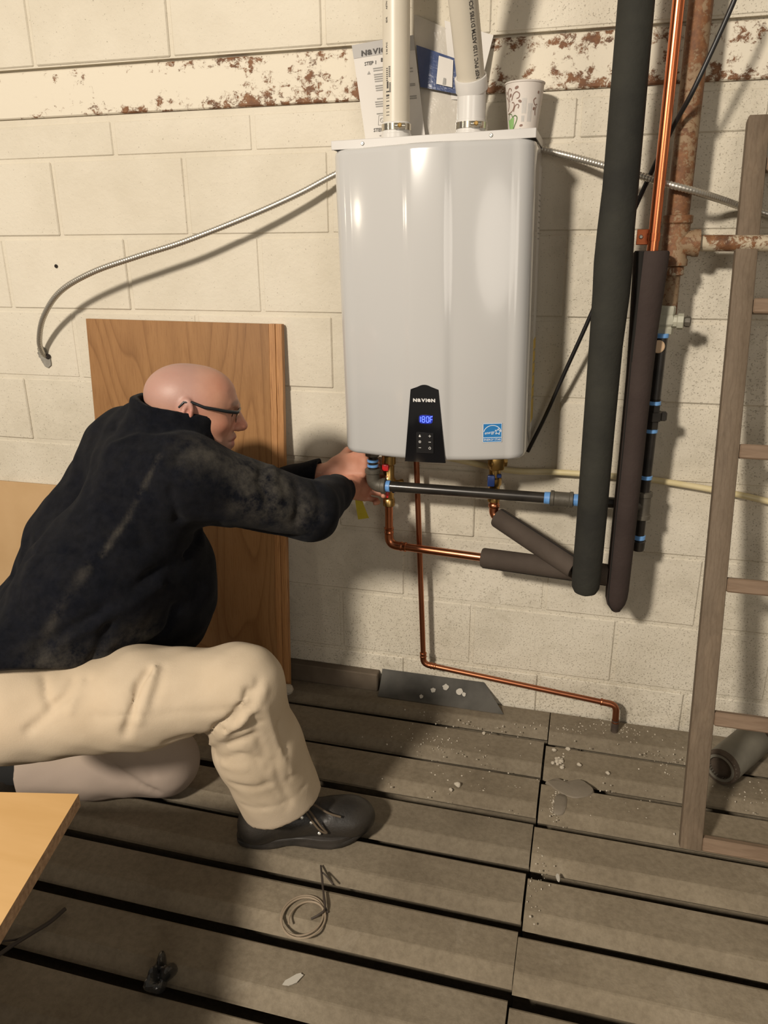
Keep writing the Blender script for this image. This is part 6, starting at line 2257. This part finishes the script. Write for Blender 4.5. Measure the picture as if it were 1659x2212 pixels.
for pts, w, dpt in (
        ([(-0.8812, -0.9967, 0.4460), (-0.8458, -0.9686, 0.4778), (-0.8092, -0.9430, 0.5035), (-0.7938, -0.9175, 0.5211)], 0.008, 0.006),
        ([(-0.8473, -0.9655, 0.4827), (-0.8262, -0.9488, 0.4992), (-0.8208, -0.9231, 0.5203)], 0.008, 0.006),
        ([(-0.8071, -0.9658, 0.4773), (-0.8043, -0.9426, 0.5040), (-0.8012, -0.9249, 0.5193)], 0.007, -0.005),
        ([(-0.8789, -0.9352, 0.5238), (-0.8617, -0.9556, 0.5029), (-0.8454, -0.9657, 0.4811)], 0.0070, 0.007),
        ([(-0.7089, -0.9384, 0.4343), (-0.6974, -0.9282, 0.4711), (-0.6952, -0.8987, 0.5147), (-0.6860, -0.8739, 0.5322)], 0.0080, 0.012),
        ([(-0.6800, -0.9349, 0.4578), (-0.6718, -0.9048, 0.5119), (-0.6739, -0.8710, 0.5374)], 0.0080, -0.006),
        ([(-0.6173, -0.8308, 0.3651), (-0.5588, -0.8544, 0.4245), (-0.5182, -0.8508, 0.4557), (-0.4984, -0.8342, 0.4956)], 0.0085, 0.012),
        ([(-0.6189, -0.8048, 0.3236), (-0.5382, -0.8590, 0.4044), (-0.4971, -0.8562, 0.4417)], 0.0080, -0.008),
        ([(-0.6185, -0.7887, 0.3005), (-0.5361, -0.8372, 0.3731), (-0.4984, -0.8285, 0.3903)], 0.0070, 0.008),
        ([(-0.6526, -0.8929, 0.3913), (-0.6168, -0.8651, 0.3946), (-0.6072, -0.8298, 0.3662)], 0.0080, 0.006),
        ([(-0.4881, -0.8432, 0.4452), (-0.4890, -0.8189, 0.3687), (-0.4783, -0.8073, 0.2945)], 0.0080, 0.006),
        ([(-0.4650, -0.8272, 0.4545), (-0.4600, -0.7937, 0.3562), (-0.4439, -0.7692, 0.2606)], 0.0085, -0.006),
        ([(-0.4609, -0.7861, 0.3955), (-0.4532, -0.7771, 0.3229), (-0.4490, -0.7710, 0.2491)], 0.0070, 0.006),
        ([(-0.5598, -0.8183, 0.2519), (-0.5191, -0.8161, 0.2466), (-0.4822, -0.8036, 0.2560)], 0.0085, 0.005),
        ([(-0.7677, -0.9516, 0.4694), (-0.6808, -0.9316, 0.4679), (-0.5907, -0.8826, 0.4612), (-0.5236, -0.8584, 0.4671)], 0.006, 0.003),
        ([(-0.5020, -0.8268, 0.3497), (-0.4866, -0.8055, 0.2566), (-0.4596, -0.7737, 0.1671)], 0.006, 0.003),
        ([(-0.9304, -0.6992, 0.1311), (-0.8770, -0.6925, 0.0894), (-0.8391, -0.6780, 0.0583)], 0.0085, 0.007),
        ([(-0.8695, -0.6909, 0.1567), (-0.8416, -0.6834, 0.1164)], 0.0080, 0.005),
        ([(-0.5229, -0.8554, 0.4314), (-0.4913, -0.8429, 0.4709), (-0.4845, -0.8174, 0.5084)], 0.0075, 0.006),
        ([(-0.5072, -0.8583, 0.4255), (-0.4772, -0.8409, 0.4614), (-0.4662, -0.8191, 0.4914)], 0.0075, -0.005),
        ([(-0.5491, -0.8560, 0.4112), (-0.5140, -0.8459, 0.4104), (-0.4821, -0.8271, 0.4194)], 0.0065, 0.005),
        ([(-0.5889, -0.8143, 0.3072), (-0.5254, -0.8321, 0.3436), (-0.4936, -0.8157, 0.3207)], 0.0080, 0.005),
        ([(-0.5731, -0.8267, 0.2964), (-0.5182, -0.8318, 0.3052)], 0.0080, -0.004),
        ([(-0.4704, -0.7992, 0.3129), (-0.4637, -0.7869, 0.2467), (-0.4537, -0.7681, 0.1796)], 0.0080, 0.005),
        ([(-0.5090, -0.8002, 0.1882), (-0.4651, -0.7786, 0.1858), (-0.4321, -0.7382, 0.2028), (-0.4277, -0.6774, 0.1935)], 0.0045, 0.0030),
        ([(-0.5555, -0.7938, 0.1791), (-0.5266, -0.7983, 0.1768), (-0.4911, -0.7936, 0.1805)], 0.0045, 0.0030),
        ([(-0.6619, -0.9099, 0.4858), (-0.6577, -0.8864, 0.5130), (-0.6654, -0.8567, 0.5356)], 0.0075, 0.004)):
    tr.crease(pts, w, dpt)
TP, TF = tr.mesh()
TP = relax(TP, TF, 2, 0.5)
wob = 0.0018 * np.sin(TP @ A3(52, 31, -40) + 0.4) * np.sin(TP @ A3(-20, 37, 55)) + 0.0010 * np.sin(TP @ A3(90, -60, 75))
TP[:, 2] += np.where(TP[:, 2] > 0.03, wob, 0)
leg_shade = np.clip((0.30 - TP[:, 2]) / 0.18, 0, 1) * 0.85 * (TP[:, 0] < -0.66) + 0.5 * np.clip((0.18 - TP[:, 2]) / 0.1, 0, 1) * (TP[:, 0] >= -0.66) * 0.6  # shade painted into the trouser colour, greyer low on the kneeling leg and hem
trousers = np_obj('khaki_trousers', TP, TF, 'khaki', man, dict(leg_shade=np.clip(leg_shade, 0, 0.85)))
# stitched hem band at the near ankle, back pocket seam
hnu = Vector(hn).normalized()


# ---- shoes
def shoe(name, heel, fwd, up, label=None, laces=True):
    """heel: point under the heel; fwd to the toe; up away from the sole"""
    fwd, up = Vector(fwd).normalized(), Vector(up)
    up = (up - fwd * up.dot(fwd)).normalized()
    lf = up.cross(fwd)
    M = np.array([fwd, lf, up])
    o = np.array(heel, dtype=float)
    W = lambda x, y, z: o + 0.95 * x * M[0] + y * M[1] + z * M[2]
    crn = np.array([W(x, y, z) for x in (-0.03, 0.35) for y in (-0.08, 0.08) for z in (-0.01, 0.15)])
    v = Vol(crn.min(0), crn.max(0), 0.0036)
    v.cap(W(0.035, 0, 0.050), W(0.035, 0, 0.088), 0.040, 0.035, 0.02)
    v.cap(W(0.035, 0, 0.045), W(0.13, 0, 0.050), 0.040, 0.040, 0.03)
    v.ell(W(0.235, 0.006, 0.034), (0.082, 0.055, 0.050), 0.03, 'add', M)
    v.cap(W(0.10, 0, 0.070), W(0.20, 0.003, 0.050), 0.034, 0.034, 0.03)
    v.ell(W(0.262, 0.004, 0.044), (0.050, 0.046, 0.032), 0.02, 'add', M)
    v.cap(W(0.03, 0, 0.125), W(0.085, 0, 0.120), 0.034, 0.030, 0.004, 'cut')
    v.plane(W(0.035, 0, 0.108), M[2] + 0.25 * M[0], 0.006, W(0.05, 0, 0.12) - 0.09, W(0.05, 0, 0.12) + 0.09)
    v.plane(W(0, 0, 0.020), -M[2], 0.002)
    v.crease([W(0.022, -0.040, 0.095), W(0.06, -0.043, 0.075), W(0.085, -0.044, 0.030)], 0.004, 0.0022)
    v.crease([W(0.022, 0.040, 0.095), W(0.06, 0.043, 0.075), W(0.085, 0.044, 0.030)], 0.004, 0.0022)
    v.crease([W(0.165, -0.048, 0.030), W(0.185, -0.046, 0.055), W(0.200, -0.025, 0.080), W(0.205, 0, 0.086)], 0.004, 0.0020)
    v.crease([W(0.205, -0.030, 0.076), W(0.215, 0, 0.082), W(0.205, 0.03, 0.076)], 0.007, 0.0030)
    P, Fq = v.mesh()
    P = relax(P, Fq, 2, 0.4)
    up_ = np_obj(name, P, Fq, 'shoe_leather', man)
    if label:
        up_['label'] = label
    # sole: an outline with a welt, built in rings
    ol = []
    n = 44
    for k in range(n):
        a = 2 * math.pi * k / n
        c, s_ = math.cos(a), math.sin(a)
        x = 0.150 + 0.168 * math.copysign(abs(c) ** 0.82, c)
        t = (x + 0.018) / 0.336
        w = 0.041 + 0.022 * math.exp(-((t - 0.74) / 0.20) ** 2) - 0.006 * math.exp(-((t - 0.42) / 0.15) ** 2)
        y = w * math.copysign(abs(s_) ** 0.75, s_) + 0.005 * math.exp(-((t - 0.85) / 0.2) ** 2)
        ol.append((x, y))
    bb = bmesh.new()
    rings = []
    for f, z in ((0.93, 0.000), (0.985, 0.004), (1.0, 0.012), (0.975, 0.016), (1.0, 0.020), (0.995, 0.027), (0.93, 0.029)):
        ring = []
        for x, y in ol:
            toe = 0.014 * max(0, (x - 0.235) / 0.083) ** 2
            arch = 0.006 * math.exp(-((x - 0.10) / 0.03) ** 2) if z < 0.006 else 0
            q = W(0.150 + (x - 0.150) * f, y * f, z + toe + arch)
            ring.append(bb.verts.new(q))
        rings.append(ring)
    for a, c in zip(rings[:-1], rings[1:]):
        for k in range(n):
            bb.faces.new((a[k], a[(k + 1) % n], c[(k + 1) % n], c[k]))
    bb.faces.new(list(reversed(rings[0])))
    bb.faces.new(rings[-1])
    bmesh.ops.recalc_face_normals(bb, faces=bb.faces[:])
    bm_obj('sole', bb, 'shoe_sole', up_, True, 50)
    bb = bmesh.new()
    add_tube(bb, catmull([W(0.005, 0, 0.103), W(0.03, -0.036, 0.097), W(0.07, -0.038, 0.089), W(0.10, -0.030, 0.092), W(0.112, 0, 0.098), W(0.10, 0.030, 0.092), W(0.07, 0.038, 0.089), W(0.03, 0.036, 0.097), W(0.005, 0, 0.103)], 4), 0.0055, 8, False)
    bm_obj('padded_collar', bb, 'shoe_lining', up_, True, 60)
    if laces:
        bb = bmesh.new()
        for x, z, y in ((0.118, 0.101, 0.026), (0.140, 0.092, 0.028), (0.162, 0.083, 0.030)):
            add_tube(bb, catmull([W(x, -y, z - 0.004), W(x + 0.004, 0, z + 0.004), W(x, y, z - 0.004)], 4), 0.0024, 7)
            add_tube(bb, catmull([W(x, -y, z - 0.004), W(x + 0.012, 0, z + 0.003), W(x + 0.022, y, z - 0.012)], 4), 0.0024, 7)
        add_tube(bb, catmull([W(0.135, 0.0, 0.102), W(0.160, -0.032, 0.098), W(0.185, -0.052, 0.070), W(0.200, -0.054, 0.050), W(0.180, -0.052, 0.062), W(0.150, -0.028, 0.096), W(0.135, 0, 0.102)], 6), 0.0026, 7)
        add_tube(bb, catmull([W(0.135, 0.0, 0.103), W(0.170, -0.018, 0.103), W(0.205, -0.034, 0.088), W(0.235, -0.042, 0.080)], 6), 0.0026, 7)
        add_tube(bb, catmull([W(0.135, 0.0, 0.103), W(0.155, 0.030, 0.104), W(0.175, 0.050, 0.078), W(0.160, 0.046, 0.070), W(0.140, 0.02, 0.100)], 6), 0.0026, 7)
        bm_obj('laces', bb, 'lace', up_, True, 60)
        for x, y, z in ((0.118, -0.0335, 0.092), (0.142, -0.0345, 0.083), (0.164, -0.040, 0.071), (0.182, -0.0485, 0.046)):
            q = W(x, y, z)
            nn = -M[1] * 0.8 + M[2] * 0.5
            bb = bmesh.new()
            add_lathe(bb, [(0.0036, -0.002), (0.0036, 0.0010), (0.0020, 0.0014), (0.0020, -0.001)], q, nn, 12)
            bm_obj('eyelet', bb, 'zinc', up_, True, 40)
    return up_


sf = Vector((0.925, 0.38, 0))
shoe('shoe', A3(-0.592, -0.722, 0.003), sf, (0, 0, 1), 'black leather work shoe with loose brown laces, flat on the slats')
lfw = Vector((-0.93, -0.30, -0.13))
shoe('shoe', A3(-1.225, -0.712, 0.118), lfw, (-0.12, 0.03, -1.0), 'black work shoe of the folded back leg', False)
# black socks between hems and shoes
tube('sock', catmull([tuple(ANK_R + A3(0, 0, 0.09)), tuple(ANK_R + A3(-0.004, -0.004, 0.02)), tuple(ANK_R + A3(-0.010, -0.008, -0.045))], 4), 0.040, 'sock_black', man, 18)
tube('sock', [tuple(ANK_L - axL * 0.05), tuple(ANK_L + axL * 0.07)], 0.044, 'sock_black', man, 18)
